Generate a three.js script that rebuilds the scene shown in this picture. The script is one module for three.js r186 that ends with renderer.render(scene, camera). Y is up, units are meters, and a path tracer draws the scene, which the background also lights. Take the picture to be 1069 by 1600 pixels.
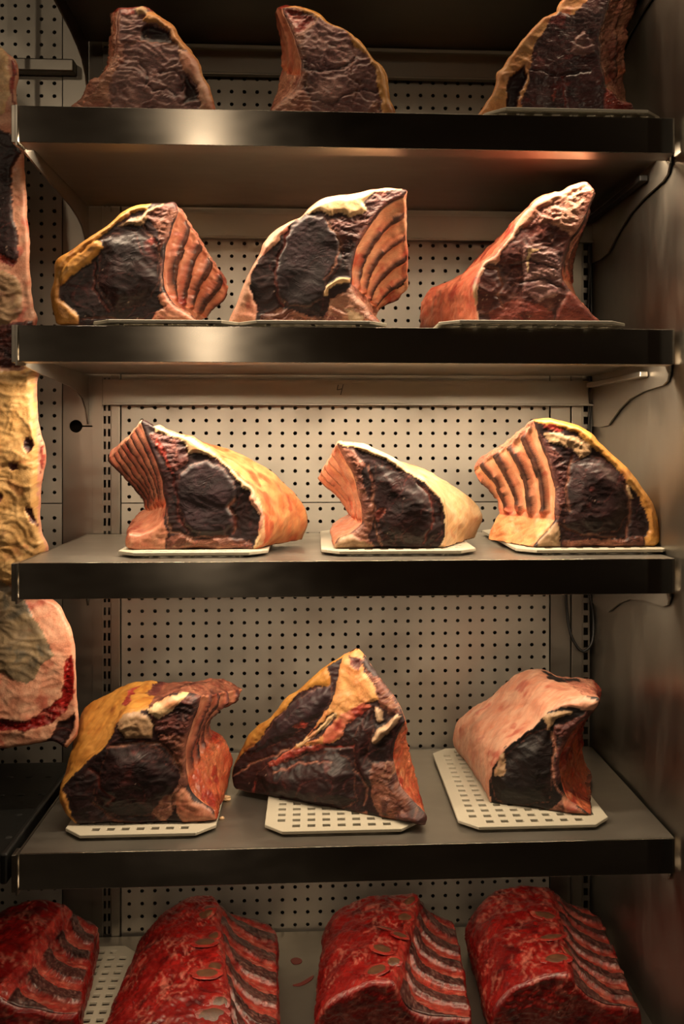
import * as THREE from 'three';
import { RoundedBoxGeometry } from 'three/addons/geometries/RoundedBoxGeometry.js';
import { ImprovedNoise } from 'three/addons/math/ImprovedNoise.js';
import { mergeGeometries } from 'three/addons/utils/BufferGeometryUtils.js';
import { RectAreaLightUniformsLib } from 'three/addons/lights/RectAreaLightUniformsLib.js';

// ---------------------------------------------------------------- camera, light, exposure
const W = 1069, H = 1600, FOCAL = 1485;
const scene = new THREE.Scene();
scene.background = new THREE.Color(0x000000);
const camera = new THREE.PerspectiveCamera(2 * Math.atan(H / 2 / FOCAL) * 180 / Math.PI, W / H, 0.05, 30);
camera.position.set(0, 1.5, 1.89);
camera.rotation.y = -3.2 * Math.PI / 180;
camera.setViewOffset(W, H, -38.5, 110, W, H);       // level camera, lens shifted down and a little to the left
scene.add(camera);
const renderer = new THREE.WebGLRenderer({ antialias: true });
renderer.toneMapping = THREE.LinearToneMapping;
renderer.toneMappingExposure = 0.93;
renderer.shadowMap.enabled = true;
RectAreaLightUniformsLib.init();
const WARM = new THREE.Color().setRGB(1.0, 0.78, 0.54);
// brightness of the strip lamp under each shelf, top to bottom
const STRIP = [14, 88, 210, 100, 40];
// how far each strip lamp is turned towards the back wall (radians)
const STRIP_TILT = [0.05, 0.0, 0.42, 0.3, 0.25];

// ---------------------------------------------------------------- helpers
let seed = 12345;
const rnd = () => { seed = (seed * 1664525 + 1013904223) >>> 0; return seed / 4294967296; };
const perlin = new ImprovedNoise();
const N = (x, y, z) => perlin.noise(x, y, z);
const clamp = (x, a = 0, b = 1) => Math.min(b, Math.max(a, x));
const sstep = (a, b, x) => { const t = clamp((x - a) / (b - a)); return t * t * (3 - 2 * t); };
const lerp = (a, b, t) => a + (b - a) * t;
const used = {};
function numbered(n) { const k = used[n] = (used[n] ?? -1) + 1; return k ? n + '_' + String(k).padStart(3, '0') : n; }
function shade(o) { o.traverse((m) => { if (m.isMesh) { m.castShadow = true; m.receiveShadow = true; } }); return o; }
function thing(name, label, category, group, pos = [0, 0, 0], yaw = 0) {
  const g = new THREE.Group(); g.name = numbered(name); g.position.set(...pos); g.rotation.y = yaw;
  g.userData = { label, category }; if (group) g.userData.group = group;
  scene.add(g); return g;
}
function structure(name, label, parent = scene) {
  const g = new THREE.Group(); g.name = name; g.userData = { kind: 'structure', label, category: name.split('_')[0] }; parent.add(g); return g;
}
function part(name, geo, mat, parent) { const m = new THREE.Mesh(geo, mat); m.name = name; m.castShadow = m.receiveShadow = true; parent.add(m); return m; }
// uv in metres, taken from the face each vertex belongs to
function metricUV(g) {
  const p = g.attributes.position, n = g.attributes.normal, uv = new Float32Array(p.count * 2);
  for (let i = 0; i < p.count; i++) {
    const ax = Math.abs(n.getX(i)), ay = Math.abs(n.getY(i)), az = Math.abs(n.getZ(i));
    if (ax >= ay && ax >= az) { uv[2 * i] = p.getZ(i); uv[2 * i + 1] = p.getY(i); }
    else if (ay >= az) { uv[2 * i] = p.getX(i); uv[2 * i + 1] = p.getZ(i); }
    else { uv[2 * i] = p.getX(i); uv[2 * i + 1] = p.getY(i); }
  }
  g.setAttribute('uv', new THREE.BufferAttribute(uv, 2)); return g;
}
function box(x0, x1, y0, y1, z0, z1, r = 0) {
  const w = x1 - x0, h = y1 - y0, d = z1 - z0;
  const g = r ? new RoundedBoxGeometry(w, h, d, 2, r) : new THREE.BoxGeometry(w, h, d);
  g.translate((x0 + x1) / 2, (y0 + y1) / 2, (z0 + z1) / 2);
  return metricUV(r ? g : g);
}
function extrude(pts, depth, bevel = 0) {
  const s = new THREE.Shape(pts.map(([x, y]) => new THREE.Vector2(x, y)));
  return new THREE.ExtrudeGeometry(s, { depth, bevelEnabled: bevel > 0, bevelSize: bevel, bevelThickness: bevel, bevelSegments: 2 });
}
function tube(pts, r, n = 40) { return new THREE.TubeGeometry(new THREE.CatmullRomCurve3(pts.map((p) => new THREE.Vector3(...p))), n, r, 8); }

// ---------------------------------------------------------------- surface textures
function dataTex(n, f, srgb = false) {
  const d = new Uint8Array(n * n * 4);
  for (let j = 0; j < n; j++) for (let i = 0; i < n; i++) { const v = f(i, j); for (let c = 0; c < 3; c++) d[(j * n + i) * 4 + c] = clamp(Array.isArray(v) ? v[c] : v) * 255; d[(j * n + i) * 4 + 3] = 255; }
  const t = new THREE.DataTexture(d, n, n); t.wrapS = t.wrapT = THREE.RepeatWrapping; t.magFilter = THREE.LinearFilter; t.minFilter = THREE.LinearMipmapLinearFilter; t.generateMipmaps = true;
  if (srgb) t.colorSpace = THREE.SRGBColorSpace; t.needsUpdate = true; return t;
}
// tiling noise: perlin on a torus by wrapping integer lattice (256 period of ImprovedNoise)
const tn = (u, v, f, s) => N(u * f, v * f, s);
function wrapNoise(i, j, n, f, s) { // blend the four shifted copies so that the tile repeats
  const u = i / n, v = j / n, a = tn(u, v, f, s), b = tn(u - 1, v, f, s), c = tn(u, v - 1, f, s), d = tn(u - 1, v - 1, f, s);
  return lerp(lerp(a, b, u), lerp(c, d, u), v);
}
const BRUSH_ROWS = Array.from({ length: 512 }, () => rnd());
const texBrush = dataTex(512, (i, j) => 0.5 + 0.3 * (BRUSH_ROWS[j] - 0.5) + 0.2 * (rnd() - 0.5));
const texWear = dataTex(512, (i, j) => 0.86 + 0.3 * wrapNoise(i, j, 512, 5, 1.7) + 0.15 * wrapNoise(i, j, 512, 17, 8.1));
const texMeat = dataTex(512, (i, j) => {
  const u = i / 512, v = j / 512, wv = 0.05 * Math.sin(6.2832 * (u + wrapNoise(i, j, 512, 5, 2.2))), f = (a, b) => { const q = (x, y) => N(x * 8, y * 30 + wv * 30, 4.4); return lerp(lerp(q(a, b), q(a - 1, b), a), lerp(q(a, b - 1), q(a - 1, b - 1), a), b); };
  return 0.5 + 0.42 * f(u, v) + 0.22 * wrapNoise(i, j, 512, 40, 7.7) + 0.08 * (rnd() - 0.5);
});
const texFat = dataTex(512, (i, j) => 0.5 + 0.35 * wrapNoise(i, j, 512, 14, 5.1) + 0.2 * wrapNoise(i, j, 512, 44, 9.7) + 0.06 * (rnd() - 0.5));
const texLeanTone = dataTex(512, (i, j) => {
  const u = i / 512, v = j / 512, wv = 0.06 * wrapNoise(i, j, 512, 5, 6.2), q = (x, y) => N(x * 10, (y + wv) * 46, 14.4), f = lerp(lerp(q(u, v), q(u - 1, v), u), lerp(q(u, v - 1), q(u - 1, v - 1), u), v);
  const g = 0.82 + 0.28 * f + 0.22 * wrapNoise(i, j, 512, 70, 3.1), w = Math.max(0, wrapNoise(i, j, 512, 26, 12.5) - 0.3); return [g + w, g * 0.97 + w * 0.5, g * 0.96 + w * 0.45];
}, true);
const texFatTone = dataTex(512, (i, j) => {
  const g = 0.87 + 0.12 * wrapNoise(i, j, 512, 12, 3.1) + 0.1 * wrapNoise(i, j, 512, 50, 13.1), w = Math.max(0, 1 - Math.abs(wrapNoise(i, j, 512, 9, 5.5)) * 22) * Math.max(0, wrapNoise(i, j, 512, 6, 8.8) * 1.6); return [g - 0.05 * w, g * 0.985 - 0.25 * w, g * 0.97 - 0.28 * w];
}, true);
const rep = (t, x, y = x) => { const c = t.clone(); c.repeat.set(x, y); c.needsUpdate = true; return c; };

const steelMap = (col, rough, aniso, rx = 1.5, ry = 3, metal = 1, turn = 0) => new THREE.MeshPhysicalMaterial({
  color: col, metalness: metal, anisotropyRotation: turn, roughness: rough, roughnessMap: rep(texWear, rx, ry), bumpMap: rep(texBrush, rx * 1.5, ry * 1.8), bumpScale: 0.00001, anisotropy: aniso });
const M = {
  steel: steelMap(new THREE.Color(0x9c978e), 0.46, 0.3),
  fascia: steelMap(new THREE.Color(0x9a958c), 0.27, 0.9, 1.5, 3, 1, Math.PI / 2),
  panel: steelMap(new THREE.Color(0xaaa59b), 0.56, 0.0, 2, 2, 0.92),
  shelfTop: steelMap(new THREE.Color(0x98938a), 0.5, 0.2, 1.5, 3, 0.9),
  sideWall: steelMap(new THREE.Color(0x98938a), 0.45, 0.3, 3, 1.2, 1),
  duct: new THREE.MeshStandardMaterial({ color: 0x5a5751, roughness: 0.95 }),
  black: new THREE.MeshStandardMaterial({ color: 0x0b0b0b, roughness: 0.6 }),
  blackPlastic: new THREE.MeshStandardMaterial({ color: 0x101110, roughness: 0.5, bumpMap: rep(texFat, 4), bumpScale: 0.0004 }),
  cable: new THREE.MeshStandardMaterial({ color: 0x0a0a0a, roughness: 0.45 }),
  tray: new THREE.MeshPhysicalMaterial({ color: 0xbdb7a5, roughness: 0.42, bumpMap: rep(texFat, 10), bumpScale: 0.0002 }),
  ink: new THREE.MeshStandardMaterial({ color: 0x0d0d10, roughness: 0.7 }),
  post: steelMap(new THREE.Color(0x6e6258), 0.5, 0.3),
  roomWall: new THREE.MeshStandardMaterial({ color: 0x4a4038, roughness: 0.9 }),
  roomFloor: new THREE.MeshStandardMaterial({ color: 0x352e28, roughness: 0.7 }),
  led: new THREE.MeshStandardMaterial({ color: 0xfff0d8, emissive: 0xffcf95, emissiveIntensity: 4 }),
  crumb: new THREE.MeshStandardMaterial({ color: 0xd9b48a, roughness: 0.7 }),
  blood: new THREE.MeshPhysicalMaterial({ color: 0x6b1f18, roughness: 0.35 }),
};

// ---------------------------------------------------------------- the cabinet
const SH = [2.318, 1.999, 1.673, 1.3194, 0.8874], FLOOR = 0.532, FASCIA = 0.054;
const XL = -0.437, XR = 0.557, ZF = 0.45, WALLX = 0.563;

// back wall: perforated sheets (25 mm pitch), posts and a dark cavity behind
const back = structure('wall_back', 'perforated steel back wall of the cabinet');
function perforated(x0, x1, y0, y1, hx, hy, skip) {
  // cells of 25 mm with a round hole in the middle of each; a margin strip closes the sheet
  const P = 0.025, R = 0.0038, T = 0.0015, K = 12, pos = [], idx = [];
  const i0 = Math.ceil((x0 + R * 1.6 - hx) / P), i1 = Math.floor((x1 - R * 1.6 - hx) / P), j0 = Math.ceil((y0 + R * 1.6 - hy) / P), j1 = Math.floor((y1 - R * 1.6 - hy) / P);
  const quad = (a, b, c, d) => { const k = pos.length / 3; pos.push(...a, ...b, ...c, ...d); idx.push(k, k + 1, k + 2, k, k + 2, k + 3); };
  for (let j = j0; j <= j1; j++) for (let i = i0; i <= i1; i++) {
    const cx = hx + i * P, cy = hy + j * P;
    const L = i === i0 ? x0 : cx - P / 2, Rr = i === i1 ? x1 : cx + P / 2, B = j === j0 ? y0 : cy - P / 2, Tp = j === j1 ? y1 : cy + P / 2;
    const hole = [], rim = [];
    for (let k = 0; k < K; k++) {
      const a = (k + 0.5) / K * Math.PI * 2 - Math.PI / 4 - Math.PI / K, c = Math.cos(a), s = Math.sin(a);
      hole.push([cx + R * c, cy + R * s]);
      const m = 1 / Math.max(Math.abs(c), Math.abs(s)), ux = c * m, uy = s * m;
      rim.push([ux >= 0 ? cx + (Rr - cx) * ux : cx + (cx - L) * ux, uy >= 0 ? cy + (Tp - cy) * uy : cy + (cy - B) * uy]);
    }
    const corners = [[Rr, Tp], [L, Tp], [L, B], [Rr, B]];
    for (let k = 0; k < K; k++) {
      const q = (k + 1) % K;
      quad([...rim[k], 0], [...rim[q], 0], [...hole[q], 0], [...hole[k], 0]);
      quad([...hole[k], 0], [...hole[q], 0], [...hole[q], -T], [...hole[k], -T]);
      for (const co of corners) { // corner wedge between two rim points on different sides
        const on = (p, c) => Math.abs(p[0] - c[0]) < 1e-7 || Math.abs(p[1] - c[1]) < 1e-7;
        const dist = Math.hypot(rim[k][0] - co[0], rim[k][1] - co[1]) + Math.hypot(rim[q][0] - co[0], rim[q][1] - co[1]);
        const same = Math.abs(rim[k][0] - rim[q][0]) < 1e-7 || Math.abs(rim[k][1] - rim[q][1]) < 1e-7;
        if (!same && on(rim[k], co) && on(rim[q], co) && dist < P * 1.2) quad([...rim[k], 0], [...co, 0], [...rim[q], 0], [...rim[q], 0]);
      }
    }
  }
  const g = new THREE.BufferGeometry();
  g.setAttribute('position', new THREE.Float32BufferAttribute(pos, 3)); g.setIndex(idx); g.computeVertexNormals();
  return metricUV(g);
}
const HX = -0.3615, HY = 1.5666;
const seamY = 1.3792;
part('perforated_sheet', perforated(-0.3764, 0.4735, seamY + 0.001, 2.75, HX, HY), M.panel, back);
part('perforated_sheet', perforated(-0.3764, 0.4735, 0.50, seamY - 0.001, HX, HY), M.panel, back);
part('perforated_sheet', perforated(-0.75, -0.4915, seamY + 0.001, 2.75, -0.5061, 1.9506), M.panel, back);
part('perforated_sheet', perforated(-0.75, -0.4915, 0.50, seamY - 0.001, -0.5061, 1.9506), M.panel, back);
part('duct_lining', box(-1.04, 0.63, 0.3, 2.8, -0.32, -0.30), M.duct, back);
// steel plates between the sheets; the left one has a keyhole
{
  const s = new THREE.Shape([[-0.489, 0.5], [-0.432, 0.5], [-0.432, 2.75], [-0.489, 2.75]].map(([x, y]) => new THREE.Vector2(x, y)));
  for (const y of [1.5301]) {
    const h = new THREE.Path(); h.absarc(-0.4642, y, 0.0125, 0.12, Math.PI * 2 - 0.12, false);
    h.lineTo(-0.4325, y - 0.0016); h.lineTo(-0.4325, y + 0.0016); s.holes.push(h);
  }
  const g = new THREE.ExtrudeGeometry(s, { depth: 0.002, bevelEnabled: false, curveSegments: 24 });
  part('post_plate', metricUV(g), M.steel, back);
  part('post_plate', box(-0.4315, -0.4125, 0.5, 2.75, -0.004, 0.004), M.steel, back);
  part('post_plate', box(-0.396, -0.3785, 0.5, 2.75, -0.004, 0.006, 0.0015), M.steel, back);
  part('post_plate', box(0.4765, 0.516, 0.5, 2.75, -0.004, 0.002), M.steel, back);
  part('post_plate', box(0.5185, 0.540, 0.5, 2.75, -0.004, 0.006, 0.0015), M.steel, back);
}
part('rear_bar', box(-0.75, -0.462, 2.214, 2.238, 0.004, 0.03, 0.003), M.steel, back);
// slotted shelf uprights
function upright(x0, x1, cols) {
  const s = new THREE.Shape([[x0, 0.5], [x1, 0.5], [x1, 2.75], [x0, 2.75]].map(([x, y]) => new THREE.Vector2(x, y)));
  const w = (x1 - x0) / cols;
  for (let c = 0; c < cols; c++) for (let y = 0.51; y < 2.73; y += 0.025) {
    const a = x0 + w * c + w * 0.22, b = x0 + w * (c + 1) - w * 0.22;
    s.holes.push(new THREE.Path([[a, y], [a, y + 0.015], [b, y + 0.015], [b, y]].map(([x, q]) => new THREE.Vector2(x, q))));
  }
  return metricUV(new THREE.ExtrudeGeometry(s, { depth: 0.002, bevelEnabled: false }));
}
part('slotted_upright', upright(-0.4125, -0.396, 2), M.steel, back);
part('slotted_upright', upright(0.540, 0.556, 1), M.steel, back);
shade(back);

// side walls, floor, ceiling of the cabinet
const wr = structure('wall_right', 'brushed steel right side wall of the cabinet');
part('side_sheet', box(WALLX, WALLX + 0.04, 0.3, 2.8, -0.1, 0.476), M.sideWall, wr);
part('door_seal', box(WALLX + 0.001, WALLX + 0.06, 0.3, 2.8, 0.477, 0.53, 0.004), M.black, wr);
const wl = structure('wall_left', 'steel left side wall of the cabinet');
part('side_sheet', box(-1.04, -1.0, 0.3, 2.8, -0.1, 0.476), M.sideWall, wl);
part('panel_sheet', box(-1.0, -0.751, 0.3, 2.8, -0.004, 0.0), M.panel, wl);
const fl = structure('floor', 'steel floor of the cabinet');
part('floor_sheet', box(-1.0, WALLX - 0.0005, FLOOR - 0.03, FLOOR, 0.008, 0.58), M.shelfTop, fl);
const ce = structure('ceiling', 'steel ceiling of the cabinet');
part('ceiling_sheet', box(-1.0, WALLX, 2.66, 2.70, 0.008, 0.53), M.steel, ce);
// left door post in front of the hanging bay
const trim = structure('trim_1', 'dark bronze door post at the left edge');
part('post', box(-0.520, -0.4725, 0.3, 1.30, 0.505, 0.53, 0.002), M.post, trim);

// shelves
function gusset(drops, x, t, yTop, front) { // bracket plate in the y-z plane
  const pts = [[front, yTop], [front, yTop - FASCIA - 0.006], ...drops.map(([z, d]) => [z, yTop - FASCIA - d]), [0.009, yTop - FASCIA - 0.085], [0.009, yTop]];
  const g = extrude(pts, t); g.rotateY(-Math.PI / 2); g.translate(x + t, 0, 0); return metricUV(g);
}
const SHELF_LABEL = ['steel shelf above the top edge, only its underside showing', 'steel shelf holding three upright mauve roasts, highest in full view', 'steel shelf with the number 4 written on the rail below', 'brightly lit steel shelf in the middle of the cabinet', 'lowest steel shelf, its whole top visible with three white grid mats'];
SH.forEach((y, k) => {
  const g = thing('cabinet_shelf', SHELF_LABEL[k], 'shelf', 'steel shelves of the cabinet', [0, y, 0]);
  const b = -FASCIA;
  part('shelf_plate', box(XL, XR, -0.003, 0, 0.012, ZF - 0.0005), M.shelfTop, g);
  part('fascia', box(XL, XR, b, 0, ZF, ZF + 0.0022, 0.0008), M.fascia, g);
  part('bottom_lip', box(XL, XR, b, b + 0.0022, ZF - 0.038, ZF), M.steel, g);
  part('underside_plate', box(XL, XR, b + 0.012, b + 0.014, 0.02, ZF - 0.075), M.steel, g);
  const rail = part('rear_rail', box(-0.409, 0.559, b - 0.045, b + 0.002, 0.012, 0.016), M.steel, g);
  part('rail_ledge', box(-0.409, 0.559, b - 0.048, b - 0.044, 0.012, 0.026, 0.001), M.steel, rail);
  part('bracket', gusset([[0.42, 0.004], [0.33, 0.010], [0.145, 0.019], [0.09, 0.027], [0.057, 0.036], [0.03, 0.055], [0.015, 0.078]], XL - 0.004, 0.003, 0, ZF + 0.006), M.steel, g);
  part('bracket_cap', box(XL - 0.010, XL - 0.004, b - 0.002, 0, ZF - 0.02, ZF + 0.006, 0.001), M.steel, g);
  part('bracket', gusset([[0.42, 0.020], [0.40, 0.026], [0.31, 0.031], [0.24, 0.041], [0.185, 0.057], [0.15, 0.072], [0.12, 0.085], [0.07, 0.088]], XR, 0.003, -0.003, ZF - 0.02), M.steel, g);
  part('cable_channel', box(XR - 0.016, XR - 0.002, b - 0.012, b - 0.002, 0.03, 0.34, 0.002), k === 2 ? M.steel : M.black, g);
  // strip lamp hidden behind the lip
  const lamp = part('strip_lamp', box(-0.43, 0.53, b + 0.024, b + 0.050, 0.378, 0.408, 0.002), M.black, g);
  part('diffuser', box(-0.428, 0.528, b + 0.0205, b + 0.0235, 0.381, 0.405), M.led, lamp);
  const L = new THREE.RectAreaLight(WARM, STRIP[k], 0.95, 0.022);
  L.position.set(0.05, b + 0.0195, 0.393); L.name = 'strip_light'; L.castShadow = true;
  g.add(L); L.rotation.set(-Math.PI / 2 + STRIP_TILT[k], 0, 0);
  if (k === 2) { // the handwritten 4
    const sx = 0.0525, sy = b - 0.016, w = 0.0015;
    const st = (x0, y0, x1, y1) => { const d = Math.hypot(x1 - x0, y1 - y0), a = Math.atan2(y1 - y0, x1 - x0), q = new THREE.BoxGeometry(d, w, 0.0004); q.rotateZ(a); q.translate((x0 + x1) / 2, (y0 + y1) / 2, 0.0163); return q; };
    part('handwritten_number', mergeGeometries([st(sx - 0.004, sy + 0.009, sx - 0.006, sy - 0.001), st(sx - 0.006, sy - 0.001, sx + 0.004, sy + 0.001), st(sx + 0.006, sy + 0.010, sx + 0.001, sy - 0.011)]), M.ink, rail);
  }
  shade(g);
});

// black tray on the left at the height of the lowest shelf
{
  const g = thing('drip_tray', 'black dimpled drip tray left of the lowest shelf, below the hanging beef', 'tray', null, [0, SH[4] - 0.012, 0]);
  part('tray_floor', box(-0.98, -0.466, 0, 0.004, 0.02, 0.452, 0.001), M.blackPlastic, g);
  part('tray_rim', box(-0.463, -0.452, -0.03, 0.016, 0.02, 0.460, 0.004), M.blackPlastic, g);
  part('tray_rim', box(-0.98, -0.4665, -0.045, 0.002, 0.452, 0.462, 0.004), M.blackPlastic, g);
  for (let i = 0; i < 6; i++) for (let j = 0; j < 4; j++) {
    const s = new THREE.SphereGeometry(0.007, 10, 6, 0, Math.PI * 2, 0, Math.PI / 2); s.scale(1, 0.35, 0.7); s.translate(-0.49 - i * 0.035 + (j % 2) * 0.012, 0.0035, 0.10 + j * 0.09);
    part('dimple', s, M.blackPlastic, g);
  }
  part('support', box(-0.99, -0.466, -0.02, -0.001, 0.02, 0.04), M.steel, g);
  shade(g);
}

// cables at the rear right
{
  const c1 = thing('power_cable', 'black cable hanging in a loop at the rear right corner above the pink roast', 'cable', null);
  part('cable_loop', tube([[0.505, 1.213, 0.012], [0.507, 1.16, 0.012], [0.515, 1.11, 0.018], [0.535, 1.082, 0.022], [0.553, 1.095, 0.022], [0.560, 1.15, 0.014], [0.5555, 1.18, 0.014], [0.5535, 1.213, 0.014]], 0.0028), M.cable, c1);
  const c2 = thing('cable_run', 'black cables running down the rear right corner upright', 'cable', null);
  part('cable_strand', tube([[0.5575, 1.95, 0.010], [0.5555, 1.85, 0.012], [0.5575, 1.75, 0.010], [0.556, 1.62, 0.012], [0.551, 1.60, 0.02], [0.556, 1.56, 0.012], [0.5565, 1.48, 0.010]], 0.0032, 60), M.cable, c2);
  part('cable_strand', tube([[0.551, 1.95, 0.012], [0.5525, 1.84, 0.012], [0.550, 1.74, 0.012], [0.552, 1.64, 0.012], [0.5585, 1.59, 0.014], [0.552, 1.55, 0.012], [0.558, 1.46, 0.010]], 0.0026, 60), M.cable, c2);
  shade(c1); shade(c2);
}

// ---------------------------------------------------------------- white grid mats
const matGeo = (w, l) => {
  const c = 0.028, s = new THREE.Shape([[-w / 2, c], [-w / 2 + c, 0], [w / 2 - c, 0], [w / 2, c], [w / 2, l - c], [w / 2 - c, l], [-w / 2 + c, l], [-w / 2, l - c]].map(([x, y]) => new THREE.Vector2(x, y)));
  const nx = 9, nz = Math.round(l / 0.023) - 1, px = (w - 0.026) / nx;
  for (let i = 0; i < nx; i++) for (let j = 0; j < nz; j++) {
    const x = -w / 2 + 0.013 + (i + 0.5) * px, y = 0.020 + j * 0.023 * (l - 0.04) / (0.023 * (nz - 1)), hx = 0.0068, hy = 0.0062;
    const inset = Math.min(w / 2 - Math.abs(x), 1) + Math.min(y, l - y);
    if (inset < c + 0.018) continue;
    s.holes.push(new THREE.Path([[x - hx, y - hy], [x - hx, y + hy], [x + hx, y + hy], [x + hx, y - hy]].map(([a, b]) => new THREE.Vector2(a, b))));
  }
  const g = new THREE.ExtrudeGeometry(s, { depth: 0.0035, bevelEnabled: true, bevelSize: 0.0008, bevelThickness: 0.0008, bevelSegments: 1 });
  g.rotateX(-Math.PI / 2); g.translate(0, 0.0050, 0); return metricUV(g);   // front edge at z = 0, receding to -l
};
function mat(label, group, x, y, z, w, l, yaw = 0) {
  const g = thing('grid_mat', label, 'mat', group, [x, y, z], yaw);
  part('grid', matGeo(w, l), M.tray, g);
  for (const fx of [-0.3, 0, 0.3]) for (const fz of [0.012, l / 2, l - 0.012]) part('foot', box(fx * w - 0.003, fx * w + 0.003, 0, 0.005, -fz - 0.003, -fz + 0.003), M.tray, g);
  shade(g); return g;
}
mat('white grid mat under the tall dark roast, top visible shelf', 'white grid mats under the cuts', 0.4015, 1.999, 0.46, 0.2753, 0.4, 0);
mat('white grid mat under the yellow-flapped roast, second shelf left', 'white grid mats under the cuts', -0.2217, 1.673, 0.454, 0.2226, 0.4, 0);
mat('white grid mat under the blue-black eyed roast, second shelf middle', 'white grid mats under the cuts', -0.0004, 1.673, 0.458, 0.2249, 0.4, 0);
mat('white grid mat sticking out under the pointed roast, second shelf right', 'white grid mats under the cuts', 0.3346, 1.673, 0.478, 0.2871, 0.4, 0);
mat('white grid mat under the orange fat roast, third shelf left', 'white grid mats under the cuts', -0.1890, 1.3194, 0.405, 0.2329, 0.36, 0);
mat('white grid mat under the cream rimmed roast, third shelf middle', 'white grid mats under the cuts', 0.1368, 1.3194, 0.4, 0.2476, 0.36, 0);
mat('white grid mat under the bold ribbed roast, third shelf right', 'white grid mats under the cuts', 0.4554, 1.3194, 0.4, 0.2587, 0.36, 0);
mat('white grid mat under the mustard fat roast, lowest shelf left', 'white grid mats under the cuts', -0.2699, 0.8874, 0.41, 0.2317, 0.36, 0);
mat('white grid mat under the triangular cut, lowest shelf middle', 'white grid mats under the cuts', 0.0443, 0.8874, 0.413, 0.2407, 0.36, 0);
mat('white grid mat under the pink fat roast, lowest shelf right', 'white grid mats under the cuts', 0.3517, 0.8874, 0.413, 0.2413, 0.38, 0);
mat('white mat corner beside the dim red rack on the cabinet floor', 'white grid mats under the cuts', -0.4416, 0.532, 0.36, 0.2237, 0.3, 0);

// ---------------------------------------------------------------- meat: colours of the matter itself
const lin = (c) => { const k = new THREE.Color().setRGB(c[0] / 255, c[1] / 255, c[2] / 255, THREE.SRGBColorSpace); return [k.r, k.g, k.b]; };
const mix = (a, b, t) => [a[0] + (b[0] - a[0]) * t, a[1] + (b[1] - a[1]) * t, a[2] + (b[2] - a[2]) * t];
const fbm = (x, y, z, f) => N(x * f, y * f, z * f) * 0.6 + N(x * f * 2.1 + 5, y * f * 2.1, z * f * 2.1) * 0.3 + N(x * f * 4.3, y * f * 4.3 + 9, z * f * 4.3) * 0.18;
const ridge = (x, y, z, f) => 1 - Math.min(1, Math.abs(N(x * f, y * f, z * f)) * 2.6);
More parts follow.
